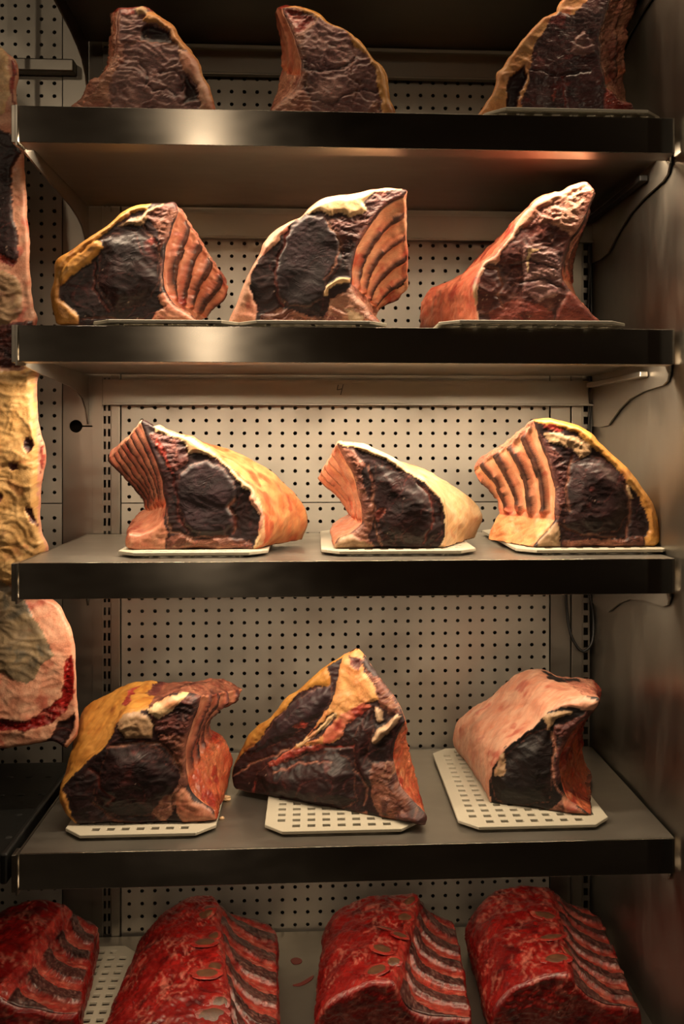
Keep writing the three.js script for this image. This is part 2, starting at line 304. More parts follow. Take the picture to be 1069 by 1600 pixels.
// kind: which material; a, b: main tones; c: blotches with threshold ct; k: vein tone with amount; sp: specks; wr: wrinkle height, lu: lump height (metres)
const STYLE = {
  lean: { kind: 'lean', a: [36, 22, 24], b: [56, 32, 34], c: [104, 48, 46], ct: 0.36, k: [120, 66, 62], ka: 0.22, sp: [190, 165, 150], wr: 0.0013, lu: 0.004 },
  leanblue: { kind: 'lean', a: [40, 29, 33], b: [62, 44, 50], c: [84, 44, 48], ct: 0.34, k: [96, 66, 68], ka: 0.2, sp: [170, 140, 130], wr: 0.0011, lu: 0.004 },
  leanblack: { kind: 'lean', a: [20, 15, 16], b: [32, 22, 22], c: [56, 34, 30], ct: 0.4, k: [50, 34, 32], ka: 0.2, sp: [200, 190, 180], wr: 0.001, lu: 0.003 },
  leanwet: { kind: 'wet', a: [58, 30, 34], b: [92, 52, 54], c: [120, 44, 44], ct: 0.25, k: [140, 104, 100], ka: 0.3, sp: [190, 170, 160], wr: 0.0012, lu: 0.005 },
  leanred: { kind: 'lean', a: [74, 34, 32], b: [104, 52, 46], c: [134, 66, 58], ct: 0.2, k: [170, 118, 100], ka: 0.35, sp: [200, 160, 140], wr: 0.0022, lu: 0.005 },
  mauve: { kind: 'lean', a: [136, 94, 94], b: [168, 128, 122], c: [108, 68, 70], ct: 0.15, k: [172, 130, 118], ka: 0.4, sp: [210, 180, 165], wr: 0.003, lu: 0.006 },
  red: { kind: 'wet', a: [140, 46, 40], b: [178, 74, 62], c: [110, 28, 28], ct: 0.2, k: [214, 140, 118], ka: 0.4, sp: [230, 190, 170], wr: 0.0026, lu: 0.003 },
  crust: { kind: 'crust', a: [116, 62, 48], b: [158, 100, 78], c: [74, 34, 30], ct: 0.1, k: [200, 150, 116], ka: 0.5, sp: [220, 180, 150], wr: 0.0028, lu: 0.004 },
  crustdark: { kind: 'crust', a: [78, 38, 38], b: [112, 58, 52], c: [48, 25, 28], ct: 0.05, k: [176, 110, 92], ka: 0.45, sp: [200, 160, 140], wr: 0.003, lu: 0.005 },
  crustpink: { kind: 'crust', a: [176, 112, 92], b: [206, 150, 122], c: [142, 70, 58], ct: 0.12, k: [224, 178, 146], ka: 0.4, sp: [230, 200, 170], wr: 0.0030, lu: 0.004 },
  fat: { kind: 'fat', a: [238, 208, 164], b: [228, 188, 138], c: [216, 150, 108], ct: 0.2, k: [196, 130, 92], ka: 0.25, wr: 0.0009, lu: 0.003 },
  fatpink: { kind: 'fat', a: [226, 174, 146], b: [214, 146, 118], c: [188, 98, 80], ct: 0.18, k: [170, 84, 70], ka: 0.3, wr: 0.0012, lu: 0.004 },
  fatorange: { kind: 'fat', a: [224, 166, 104], b: [206, 138, 82], c: [196, 106, 70], ct: 0.2, k: [160, 84, 56], ka: 0.3, wr: 0.0018, lu: 0.004 },
  fatyellow: { kind: 'fat', a: [206, 150, 72], b: [182, 122, 50], c: [150, 88, 40], ct: 0.2, k: [146, 88, 40], ka: 0.3, wr: 0.0014, lu: 0.004 },
  fathot: { kind: 'fat', a: [232, 172, 116], b: [218, 132, 82], c: [196, 88, 54], ct: 0.02, k: [240, 196, 140], ka: 0.3, wr: 0.0008, lu: 0.004 },
  fathang: { kind: 'fat', a: [232, 190, 128], b: [214, 166, 102], c: [186, 128, 78], ct: 0.22, k: [140, 86, 56], ka: 0.4, wr: 0.0024, lu: 0.01 },
  fatred: { kind: 'fat', a: [214, 130, 100], b: [196, 96, 72], c: [160, 54, 46], ct: 0.1, k: [226, 170, 130], ka: 0.35, wr: 0.0020, lu: 0.006 },
  fatgrey: { kind: 'fat', a: [182, 150, 114], b: [158, 124, 92], c: [140, 98, 76], ct: 0.25, k: [216, 194, 160], ka: 0.3, wr: 0.0026, lu: 0.004 },
  greygreen: { kind: 'fat', a: [150, 130, 100], b: [128, 112, 90], c: [98, 92, 80], ct: 0.05, k: [190, 164, 130], ka: 0.4, wr: 0.002, lu: 0.01 },
  bone: { kind: 'bone', a: [222, 192, 160], b: [206, 170, 138], c: [190, 140, 112], ct: 0.3, k: [170, 120, 96], ka: 0.2, wr: 0.0010, lu: 0.002 },
  marrow: { kind: 'bone', a: [104, 70, 48], b: [86, 56, 40], c: [120, 50, 40], ct: 0.3, k: [176, 140, 110], ka: 0.3, wr: 0.0006, lu: 0 },
  rib: { kind: 'bone', a: [236, 180, 140], b: [226, 156, 116], c: [186, 80, 58], ct: 0.16, k: [236, 190, 150], ka: 0.3, wr: 0.0008, lu: 0.001, st: 1 },
  ribpink: { kind: 'bone', a: [212, 146, 116], b: [194, 118, 92], c: [158, 72, 58], ct: 0.15, k: [222, 168, 132], ka: 0.35, wr: 0.0016, lu: 0.002, st: 1 },
  inter: { kind: 'lean', a: [58, 32, 27], b: [80, 44, 36], c: [40, 23, 22], ct: 0.1, k: [130, 84, 62], ka: 0.3, wr: 0.0016, lu: 0.001, st: 1 },
  redbrown: { kind: 'lean', a: [122, 54, 46], b: [146, 70, 58], c: [94, 38, 36], ct: 0.2, k: [176, 110, 90], ka: 0.35, sp: [200, 160, 140], wr: 0.0018, lu: 0.004 },
  chinefat: { kind: 'fat', a: [232, 178, 122], b: [222, 142, 92], c: [164, 70, 48], ct: 0.16, k: [240, 200, 150], ka: 0.35, wr: 0.0030, lu: 0.008 },
  membrane: { kind: 'wet', a: [214, 122, 82], b: [196, 84, 56], c: [156, 38, 32], ct: 0.08, k: [236, 180, 126], ka: 0.4, wr: 0.0028, lu: 0.006 },
  fresh: { kind: 'wet', a: [126, 14, 14], b: [156, 30, 26], c: [84, 8, 12], ct: 0.15, k: [222, 140, 122], ka: 0.5, wr: 0.0030, lu: 0.006, st: 2 },
  freshfat: { kind: 'wet', a: [176, 60, 50], b: [150, 34, 32], c: [112, 16, 18], ct: 0.2, k: [232, 176, 146], ka: 0.35, wr: 0.0030, lu: 0.003 },
  freshrib: { kind: 'wet', a: [186, 84, 70], b: [170, 54, 46], c: [120, 18, 20], ct: 0.22, k: [232, 170, 148], ka: 0.4, wr: 0.0008, lu: 0.001, st: 1 },
  freshinter: { kind: 'wet', a: [64, 30, 30], b: [92, 50, 48], c: [46, 18, 20], ct: 0.15, k: [170, 130, 118], ka: 0.45, wr: 0.0014, lu: 0.001, st: 3 },
};
for (const k in STYLE) for (const q of ['a', 'b', 'c', 'k', 'sp']) if (STYLE[k][q]) STYLE[k][q] = lin(STYLE[k][q]);
// texture coordinate q: for fibres running along t (u) across s (v)
function tone(st, x, y, z, u = 0, v = 0) {
  const S = STYLE[st];
  const wx = x + 0.012 * N(x * 30, y * 30, z * 30 + 7), wy = y + 0.012 * N(x * 30 + 3, y * 30 + 11, z * 30), wz = z;
  let c = mix(S.a, S.b, sstep(-0.35, 0.35, fbm(wx, wy, wz, 38)));
  c = mix(c, S.c, sstep(S.ct, S.ct + 0.22, fbm(wx + 4.1, wy + 1.7, wz, 24)) * 0.9);
  let r;
  if (S.st === 1) r = sstep(0.05, 0.5, N(u * 9 + 3, v * 420, 4.4 + x)) ;
  else if (S.st === 3) r = sstep(0.0, 0.45, N(u * 26, v * 300 + u * 40, 1.4));
  else if (S.st === 2) r = sstep(0.55, 0.92, ridge(wx * 2.2, wy * 1.2, wz * 0.8, 46)) * sstep(-0.15, 0.2, N(x * 22, y * 22, z * 22 + 3));
  else r = sstep(0.72, 0.98, ridge(wx, wy, wz, 52)) * sstep(-0.2, 0.3, N(x * 26 + 1, y * 26, z * 26));
  c = mix(c, S.k, r * S.ka);
  if (S.kind === 'lean') c = mix(c, mix(S.k, S.c, 0.5), 0.55 * sstep(0.955, 0.99, ridge(wx + 2, wy, wz, 15)));
  if (S.sp) { const q = N(x * 330, y * 330, z * 330 + 17) * 0.8 + N(x * 60, y * 60 + 4, z * 60) * 0.35; if (q > 0.66) c = mix(c, S.sp, 0.75); }
  return c;
}
function relief(st, x, y, z) {
  const S = STYLE[st];
  const wx = x + 0.010 * N(x * 24, y * 24, z * 24 + 7), wy = y + 0.010 * N(x * 24 + 3, y * 24 + 11, z * 24);
  const f = S.kind === 'fat' ? 45 : 82;
  const a = ridge(wx * 0.55, wy * 1.35 + wx * 0.35, z * 0.8, f), b = ridge(wx * 1.1 + 2, wy * 0.9, z, f * 1.9);
  return S.wr * (a * a * 0.9 + b * (S.kind === 'lean' ? 0.15 : 0.45) - 0.5) + S.lu * 0.6 * N(x * 26 + 9, y * 26, z * 26);
}
const meat = (o) => new THREE.MeshPhysicalMaterial({ vertexColors: true, color: 0xffffff, ...o });
const MEAT = {
  lean: meat({ roughness: 0.44, map: rep(texLeanTone, 9), bumpMap: rep(texMeat, 10), bumpScale: 0.0007, specularIntensity: 0.8 }),
  wet: meat({ roughness: 0.34, map: rep(texLeanTone, 8), bumpMap: rep(texMeat, 10), bumpScale: 0.0012, clearcoat: 0.15, clearcoatRoughness: 0.25 }),
  crust: meat({ roughness: 0.5, map: rep(texLeanTone, 10), bumpMap: rep(texMeat, 12), bumpScale: 0.0013 }),
  fat: meat({ roughness: 0.44, map: rep(texFatTone, 7), bumpMap: rep(texFat, 9), bumpScale: 0.0009, sheen: 0.0 }),
  bone: meat({ roughness: 0.4, map: rep(texFatTone, 9), bumpMap: rep(texFat, 14), bumpScale: 0.0004 }),
};

// ---------------------------------------------------------------- meat: lofted cuts (outlines in millimetres on the cut face and at the far end)
const CUTS = [
  {name:"rib_roast",label:"upright mauve-faced rib roast, leftmost on the top visible shelf",category:"beef roast",pos:[-265.1,1999.0,385.0],yaw:0,lean:0.16,L:170.0,face:"mauve",front:{chine:[-114.5,27.7,-98.0,45.3,-84.1,71.0,-73.0,72.6,-70.0,79.4],rib:[-64.8,86.2,-55.3,99.9,-48.4,116.2,-47.4,138.0,-47.3,159.8,-49.9,176.1],tip:[-47.1,192.7,-44.7,195.5,-23.3,196.1,-8.3,199.2,2.0,194.0],fat:[8.4,190.1,20.0,180.7,40.6,164.8,51.1,145.9,66.7,127.2,82.2,105.9,92.8,79.1,103.2,55.1,111.2,27.1],base:[121.7,0.0,-120.5,0.0]},back:{chine:[-115.2,90.5,-109.7,112.8,-101.5,132.4,-97.4,143.6],rib:[-90.5,160.5,-87.8,177.2,-89.7,185.5,-85.6,210.6,-86.1,227.3,-88.3,241.1],tip:[-86.1,245.3,-76.8,252.5,-52.1,253.1,-30.1,253.7,-19.1,248.4],fat:[-13.6,243.0,-2.5,234.9,19.6,218.7,30.6,199.4,47.2,180.3,58.3,161.0,66.6,138.8,74.9,113.8,80.5,84.6],base:[80.5,0,-115.2,0]},regions:[["lean_face","mauve",0,[-42.8,176.3,-20.4,182.4,-5.2,180.1,0.1,169.2,20.5,162.9,35.8,153.7,43.7,140.3,49.6,126.8,48.2,107.8,57.5,86.3,80.4,68.0,87.1,46.7,81.1,35.8,53.6,35.3,48.5,40.5,14.0,29.1,-30.7,30.8,-50.6,33.1,-56.3,54.2,-49.6,75.8,-35.5,103.0,-33.9,130.2,-41.8,143.5]],["bone_edge","crustpink",2.0,[-47.1,189.9,-42.4,179.1,-43.0,143.5,-35.0,127.4,-38.0,103.0,-52.0,75.7,-57.5,54.2,-50.4,27.7,-114.1,15.8,-114.5,27.7,-98.0,45.3,-84.1,71.0,-64.8,86.2,-55.3,99.9,-48.4,116.2,-47.4,138.0,-47.3,159.8]],["lean_face","lean",-5.0,[0.2,166.5,20.5,162.9,34.5,155.1,45.0,137.0,11.1,135.4,-9.1,138.9,-9.5,155.3]],["lean_face","lean",-6.0,[58.7,89.1,72.9,67.8,85.8,49.3,83.6,35.9,58.7,32.7,63.1,56.9]],["lean_face","red",0.0,[-44.7,194.1,-23.3,196.1,-19.9,183.8,-40.4,179.9]],["rib_end","fat",6.0,[-19.4,192.0,-8.3,199.2,2.0,192.6,1.0,184.3,-15.4,182.5]],["fat_cap","fatorange",6.0,[-6.4,177.3,-0.3,185.7,8.4,190.1,20.0,180.7,40.6,164.8,51.1,145.9,68.0,125.9,56.7,123.7,43.7,140.3,34.5,156.4,17.8,166.9,-4.9,170.5]],["fat_cap","fatpink",5.0,[50.4,124.1,69.3,121.8,82.2,105.9,92.8,79.1,103.2,55.1,113.8,20.5,86.3,22.6,85.9,46.6,80.4,68.0,59.9,91.8,55.8,105.2]]],side:{fat:"fatorange",tip:"red",chine:"crustpink",base:"crust"},group:"dry aged cuts on the top visible shelf",ribs:{n:2,s0:0.05,s1:0.95,w:0.8,h:0.004,style:"ribpink",inter:"crustpink"},seams:[["crustpink",1.2,2,[-33.9,132.9,1.1,135.9,46.4,134.3]],["lean",1.5,3,[-10.5,103.6,2.5,85.1,-2.0,66.2,13.2,55.8,33.0,61.6,48.4,45.8]],["lean",1.5,3,[22.5,85.5,42.3,91.4,57.7,78.3,58.1,56.8]]]},
  {name:"rib_roast",label:"rib roast with yellow fat edge standing in the middle of the top visible shelf",category:"beef roast",pos:[30.4,1999.0,385.0],yaw:0.0,lean:0.14,L:170.0,face:"crust",front:{chine:[-96.0,26.1,-78.5,45.9,-62.1,59.6,-58.3,68.3],rib:[-49.5,84.6,-51.3,111.5,-58.0,138.4,-64.2,157.3,-72.7,176.2,-79.7,192.4],tip:[-81.7,200.1,-71.5,203.6,-61.3,205.3],fat:[-45.9,203.0,-20.2,191.3,-9.9,180.6,13.2,168.9,31.1,157.0,51.6,138.4,61.7,119.6,82.1,98.4,89.6,79.6,91.8,52.7,100.4,24.8],base:[105.2,0.0,-105.9,0.0]},back:{chine:[-102.7,82.6,-95.5,102.4,-94.9,130.5,-94.3,144.5],rib:[-89.3,155.8,-87.9,169.9,-88.5,192.3,-93.5,223.1,-96.6,242.7,-98.0,253.9],tip:[-97.1,257.8,-89.3,259.7,-75.3,260.1],fat:[-47.3,255.1,-19.2,244.6,-8.0,233.6,17.4,223.0,37.1,209.3,54.0,192.8,65.3,173.3,82.3,153.9,90.8,134.4,93.6,111.8,102.1,82.3],base:[102.1,0,-102.7,0]},regions:[["lean_face","mauve",0,[-47.1,159.1,-33.0,169.0,-25.3,178.8,-9.9,176.5,13.2,164.8,28.5,148.8,36.1,127.2,43.8,127.3,56.5,114.1,69.1,87.3,74.0,63.1,71.3,46.9,53.3,25.1,-33.0,23.4,-35.5,50.0,-40.6,66.0,-38.1,90.2,-41.9,122.6,-45.8,138.7]],["chine_bone","crustpink",3.0,[-106.0,6.0,-96.0,26.1,-62.1,58.8,-45.7,60.5,-34.2,44.7,-30.4,7.5]],["lean_face","red",-3.0,[-80.4,196.5,-58.7,195.8,-33.0,182.7,-33.0,171.8,-48.3,160.5,-58.6,156.1,-67.6,176.3]],["fat_cap","fatyellow",5.0,[-81.7,200.6,-61.3,205.3,-45.9,203.0,-20.2,191.3,-9.9,180.6,13.2,168.9,31.1,157.0,51.6,138.4,61.7,119.6,82.1,98.4,89.6,79.6,91.8,52.7,104.2,15.5,78.7,17.6,75.3,60.4,66.6,95.3,54.0,122.2,36.1,132.6,28.5,151.5,10.6,166.1,-15.0,177.7,-38.1,190.8,-61.2,199.8]]],side:{fat:"fatyellow",tip:"red",chine:"crustpink",base:"crust"},group:"dry aged cuts on the top visible shelf",ribs:{n:2,s0:0.02,s1:0.98,w:0.82,h:0.004,style:"ribpink",inter:"ribpink"},seams:[["lean",1.5,2.5,[-45.7,95.4,-15.2,92.1,30.9,105.3]],["crust",1.3,2,[31.1,151.6,36.1,124.4,30.8,97.2,25.6,83.6,46.0,73.3,30.5,40.7]],["lean",1.5,2.5,[-35.5,44.7,-0.0,40.1,30.6,62.2,71.5,63.1]]]},
  {name:"rib_roast",label:"tall dark glossy rib roast on a white mat, top visible shelf right",category:"beef roast",pos:[385.6,2008.5,400.0],yaw:0,lean:0.1,L:110.0,face:"fatorange",front:{fat:[-126.7,7.8,-109.6,31.8,-96.4,55.8,-92.1,79.6,-84.2,86.4,-72.3,106.6,-53.7,128.3,-32.4,155.6,-13.8,176.2,4.6,182.0,10.1,194.3,20.9,208.1,36.8,215.3,57.8,218.6],tip:[78.8,220.0,94.5,218.2],rib:[96.3,210.2,91.0,191.1,85.1,169.3,77.7,142.3,75.4,110.1,76.1,88.7],chine:[81.8,64.9,94.4,51.9,104.4,38.9,125.0,34.0,126.6,20.8],base:[127.5,0.0,-133.3,0.0]},back:{fat:[-73.5,51.8,-65.2,79.1,-54.3,101.0,-43.3,120.3,-26.8,139.7,-10.3,161.9,6.3,181.3,22.8,203.5,39.4,220.3,56.0,234.3,72.6,245.7],tip:[133.6,255.4,161.4,253.4],rib:[174.0,248.3,162.8,226.1,155.3,209.5,157.3,184.9,151.7,157.4,153.1,132.8],chine:[151.7,124.5,146.1,108.0,147.5,83.4,150.3,58.8],base:[150.3,0,-73.5,0]},regions:[["lean_face","leanwet",0,[-17.2,143.9,-6.1,172.4,9.8,182.2,35.7,178.8,52.0,198.1,65.7,220.2,94.7,226.4,94.1,204.7,85.1,169.3,76.4,142.2,74.8,88.7,81.8,64.9,76.0,1.3,-48.9,-1.1,-58.5,30.2,-44.9,62.2,-41.7,88.7,-33.1,126.2]],["lean_face","lean",-8.0,[-71.7,72.1,-49.3,93.8,-44.7,72.7,-58.1,46.0,-69.3,3.7,-83.4,3.5,-78.6,50.9]],["lean_face","mauve",3.0,[29.3,135.7,48.0,152.3,65.7,133.9,62.6,115.1,46.8,109.4,23.6,114.2]],["chine_bone","red",3.0,[77.8,60.9,94.4,51.9,104.4,38.9,125.0,34.0,127.0,2.3,77.3,1.3]],["lean_face","red",2.0,[-6.9,36.6,-2.4,60.4,0.9,60.5,-1.6,41.9,-4.4,34.5]]],side:{fat:"fatorange",tip:"crust",chine:"crustpink",base:"crust"},group:"dry aged cuts on the top visible shelf",ribs:{n:2,s0:0.02,s1:0.98,w:0.85,h:0.003,style:"crustpink",inter:"crust"},seams:[["lean",1.6,3,[-41.8,86.1,12.2,76.7,53.9,85.6]],["red",1.5,2,[12.2,76.7,14.1,52.9,15.8,18.6]],["mauve",1.2,1.5,[50.7,155.0,60.5,133.8,73.2,123.4]]]},
  {name:"rib_roast",label:"black-faced rib roast with a bright yellow fat flap curling at left, five ribs fanned right",category:"beef roast",pos:[-299.7,1682.5,385.0],yaw:0,lean:0.12,L:160.0,face:"lean",front:{fat:[-102.1,10.6,-113.2,51.1,-109.3,81.8,-107.6,101.6,-90.5,114.5,-72.7,125.0,-53.3,142.5,-27.3,161.9,-7.8,181.2,18.7,193.8],tip:[42.0,198.3,62.1,199.7,78.2,201.7],rib:[83.1,189.5,78.8,170.2,70.5,142.3,64.4,114.5,61.6,86.9,65.3,63.0],chine:[72.3,45.9,80.1,35.8,91.9,27.3,107.0,17.2,120.5,2.0],base:[124.0,0.0,-98.0,0.0]},back:{fat:[-108.2,27.5,-111.8,64.2,-97.4,93.8,-72.0,108.8,-42.9,120.1,-10.1,131.5,19.0,135.5,48.3,135.8,73.9,132.4,107.0,121.6],tip:[129.0,110.7,151.1,92.4,159.2,82.1],rib:[160.7,70.2,154.8,59.8,145.6,53.4,134.5,45.9,125.3,38.4,118.7,32.1],chine:[116.2,29.9,112.5,27.2,108.8,24.6,107.0,22.4,106.2,19.8],base:[106.2,0,-108.2,0]},regions:[["lean_face","lean",10.0,[-36.7,141.0,22.8,155.6,50.2,124.7,57.9,69.7,38.7,35.4,-10.5,21.4,-37.8,58.6],30],["pale_membrane","fatgrey",4.0,[-10.5,156.9,9.1,171.0,29.1,173.0,35.6,185.3,62.2,197.9,67.3,191.0,42.4,176.7,29.4,159.1,9.4,158.9]],["lean_face","crust",0.0,[35.8,176.6,62.2,194.4,78.2,200.9,83.1,189.5,76.1,166.7,66.7,135.3,57.1,111.0,53.1,145.5,46.1,159.3]],["chine_bone","ribpink",4.0,[31.4,-12.1,52.3,18.5,65.3,28.8,55.0,45.8,64.9,52.7,78.4,35.7,91.9,27.3,105.3,18.9,120.5,2.0,124.0,-13.2]],["lean_face","red",1.0,[33.3,134.9,46.6,137.8,51.7,129.9,40.2,125.3]],["fat_cap","fatyellow",6.0,[-113.2,51.1,-109.3,81.8,-108.3,102.3,-90.5,114.5,-72.7,125.0,-53.3,142.5,-27.3,161.9,-7.8,181.2,18.7,193.8,42.0,198.3,35.6,185.3,9.0,176.2,-10.7,162.1,-33.5,144.5,-45.8,133.3,-85.1,99.1,-100.2,75.0,-99.2,44.4,-83.0,29.3,-64.4,10.9,-67.0,-14.5,-98.0,-14.7,-102.1,10.6]],["fat_flap","fatyellow",12.0,[-88.4,97.4,-62.6,118.3,-45.8,133.3,-34.9,135.8,-30.9,123.1,-48.8,99.5,-66.7,89.1,-87.5,68.4,-99.7,61.4,-100.8,75.0]]],side:{fat:"fatyellow",tip:"crustpink",chine:"ribpink",base:"crust"},group:"dry aged cuts on the second shelf",ribs:{n:5,s0:0.0,s1:1,w:0.6,h:0.006,style:"ribpink",inter:"inter"},seams:[["redbrown",1.3,2,[-42.2,99.6,-44.4,58.5,-20.4,21.3]],["crustpink",1.2,2,[29.4,159.1,53.5,124.8,60.3,83.5,63.1,56.1]],["crust",1.4,2,[-62.7,7.5,-10.3,11.3,32.6,8.2]]]},
  {name:"rib_roast",label:"rib roast with round blue-black eye and five stacked ribs, middle of the second shelf",category:"beef roast",pos:[-10.0,1682.5,390.0],yaw:0,lean:0.12,L:160.0,face:"lean",front:{fat:[-125.2,0.0,-110.6,39.3,-100.8,63.3,-91.0,90.9,-77.8,115.2,-71.2,132.6,-54.4,151.9,-27.4,168.0,-5.4,180.5,6.5,194.8,27.0,207.4,50.9,214.8,74.9,218.0,102.4,222.6,129.9,227.3],tip:[150.6,228.7,159.2,225.3],rib:[154.6,212.8,140.0,205.5,122.8,194.6,108.9,176.8,95.1,155.6,83.0,134.5,74.4,113.5,69.1,89.1],chine:[70.7,68.4,77.4,49.5,92.6,35.8,107.6,17.1,119.4,2.1],base:[124.3,0.0,-126.7,0.0]},back:{fat:[-90.0,29.1,-82.6,55.1,-71.5,73.7,-53.0,88.7,-34.6,100.0,-16.1,107.6,-1.2,111.5,17.3,117.2,35.9,119.3,54.5,121.3,73.1,121.5,91.8,119.8,110.4,116.3,129.1,110.9,147.8,101.7],tip:[170.3,83.3,176.7,75.8],rib:[176.0,69.9,170.3,64.6,163.6,61.5,155.3,58.9,147.8,55.1,142.2,52.0,136.6,48.6,131.0,44.9],chine:[127.3,42.6,125.4,41.1,124.3,38.1,123.9,34.3,123.5,30.6],base:[123.5,0,-90.0,0]},regions:[["lean_face","leanblue",3.0,[-3.7,178.8,26.9,177.5,40.5,158.4,54.0,134.1,57.3,106.3,47.1,88.9,30.2,71.4,26.7,43.9,3.2,29.9,-30.4,29.7,-50.5,50.0,-50.7,87.9,-44.1,119.1,-27.4,154.0]],["lean_face","crust",0.0,[-76.9,-16.6,-73.8,19.1,-40.4,29.6,-0.2,16.2,26.7,16.4,23.3,-16.0]],["chine_bone","crustpink",4.0,[36.9,43.9,60.5,54.5,70.7,68.4,77.4,49.5,92.6,35.8,107.6,17.1,119.4,2.1,124.3,-15.3,16.6,-16.0,26.7,16.4]],["lean_face","crustdark",0.0,[95.4,204.8,116.1,219.3,147.1,221.5,154.6,212.8,129.7,201.8,108.9,183.9,95.1,159.1,74.4,116.9,69.1,89.1,60.7,92.5,54.1,137.6,40.5,158.4,37.1,174.1,61.0,179.7,91.8,187.2]],["bone_fragment","bone",5.0,[60.4,30.4,70.6,30.5,77.3,23.7,90.7,16.9,90.0,6.0,77.2,2.5,67.1,6.5,63.7,16.7]],["fat_cap","fatpink",4.0,[-128.3,-16.9,-125.2,-1.7,-110.6,39.3,-91.0,90.9,-77.8,115.2,-71.2,132.6,-54.4,151.9,-27.4,168.0,-20.0,170.9,-30.8,154.0,-50.9,129.4,-61.0,122.3,-77.7,108.3,-87.6,80.6,-90.8,63.4,-85.6,42.9,-80.5,29.3,-76.9,-16.6]],["fat_cap","fat",6.0,[-5.4,180.5,6.5,194.8,27.0,207.4,50.9,214.8,74.9,218.0,102.4,222.6,129.9,227.3,150.6,228.3,129.9,221.3,105.8,217.4,91.9,201.3,95.3,187.2,67.9,179.8,54.2,186.6,37.2,179.4,20.1,186.2]],["fat_curl","fat",12.0,[28.4,50.7,29.5,64.5,47.1,76.8,66.7,78.0,69.0,69.0,47.0,67.4,36.2,60.4,34.2,50.1]]],side:{fat:"fatpink",tip:"fatpink",chine:"crustpink",base:"crust"},group:"dry aged cuts on the second shelf",ribs:{n:5,s0:0.0,s1:1,w:0.72,h:0.005,style:"rib",inter:"inter"},seams:[["redbrown",1.5,3,[-25.7,155.8,-44.1,119.1,-51.4,87.9,-48.9,53.5,-40.4,29.6]],["crustpink",1.2,1.5,[33.7,168.8,57.4,134.2,47.1,99.3,26.8,74.8]]]},
  {name:"loin_roast",label:"pointed reddish-brown roast leaning on a white grid mat, right end of the second shelf",category:"beef roast",pos:[334.2,1682.5,400.0],yaw:0,lean:0.12,L:260.0,face:"leanred",front:{fat:[-78.5,1.5,-79.5,35.8,-83.5,56.4,-66.2,98.1,-41.7,119.2,-27.5,136.9,-5.9,175.8,12.1,197.2,33.4,213.5],tip:[58.0,222.7,65.0,222.8,86.4,235.6,111.1,239.6],rib:[121.9,227.2,114.0,202.2,101.8,173.7,80.6,145.2,70.4,120.5,66.2,96.0],chine:[67.3,75.1,80.4,56.1,97.0,37.2,117.0,16.6,128.7,6.4],base:[133.2,0.0,-79.4,0.0]},back:{fat:[-148.3,36.7,-145.1,72.2,-126.1,99.2,-93.6,110.2,-71.7,120.2,-49.8,142.2,-17.9,172.2,10.0,196.3,42.1,216.5],tip:[78.2,228.9,110.3,237.2,142.5,241.6,166.8,238.0],rib:[171.6,224.1,164.7,202.1,155.5,178.1,150.6,154.2,148.6,134.3,148.6,122.4],chine:[149.8,110.4,152.6,98.5,156.7,82.6,162.7,66.8,166.8,50.9],base:[166.8,0,-148.3,0]},regions:[["lean_face","crustpink",2.0,[11.2,165.4,29.2,190.4,64.7,212.1,107.3,232.4,121.9,227.2,114.0,202.2,101.8,173.7,80.6,145.2,56.2,162.5,35.5,169.3,14.5,162.0]],["lean_face","mauve",2.0,[-0.1,130.2,27.6,134.0,54.9,120.3,64.4,92.5,59.6,50.8,24.8,36.6,-2.1,57.1]],["lean_face","redbrown",0.0,[-57.6,22.2,-33.3,39.6,-2.5,43.3,24.7,33.2,45.0,23.0,50.8,-11.3,-55.0,-12.0]],["chine_bone","redbrown",3.0,[73.5,56.1,80.4,56.1,97.0,37.2,117.0,16.6,128.7,6.4,133.2,-10.8,43.9,-11.4,51.8,23.0]],["fat_seam","fat",3.0,[10.1,125.1,20.5,128.7,27.3,125.3,13.4,119.9,10.0,98.9,7.1,78.0,5.9,98.8]],["fat_cap","fatpink",5.0,[-78.8,-12.2,-79.5,35.8,-84.2,56.4,-66.2,98.1,-41.7,119.2,-27.5,136.9,-5.9,175.8,12.1,197.2,33.4,213.5,58.0,222.7,86.4,235.6,111.1,239.6,107.3,231.3,85.9,221.4,64.6,210.4,29.2,190.4,11.2,165.4,-9.9,151.1,-27.8,126.4,-42.2,98.3,-55.9,99.9,-68.4,77.3,-74.1,49.6,-74.7,-12.1]],["fat_cap","fatgrey",6.0,[-94.8,35.6,-90.7,70.1,-78.6,77.2,-73.8,63.4,-76.1,35.8]]],side:{fat:"fatred",tip:"crustpink",chine:"ribpink",base:"crust"},group:"dry aged cuts on the second shelf",ribs:{n:2,s0:0.05,s1:0.95,w:0.8,h:0.004,style:"crustpink",inter:"inter"},seams:[["crustpink",1.6,2.5,[-61.2,94.7,-42.4,91.4,-32.6,70.7,-43.4,49.8,-30.2,29.3]],["lean",1.6,3,[-21.6,98.6,13.0,105.9,54.1,95.9]],["lean",1.5,2.5,[-8.6,70.9,26.0,78.2,60.0,64.6]]]},
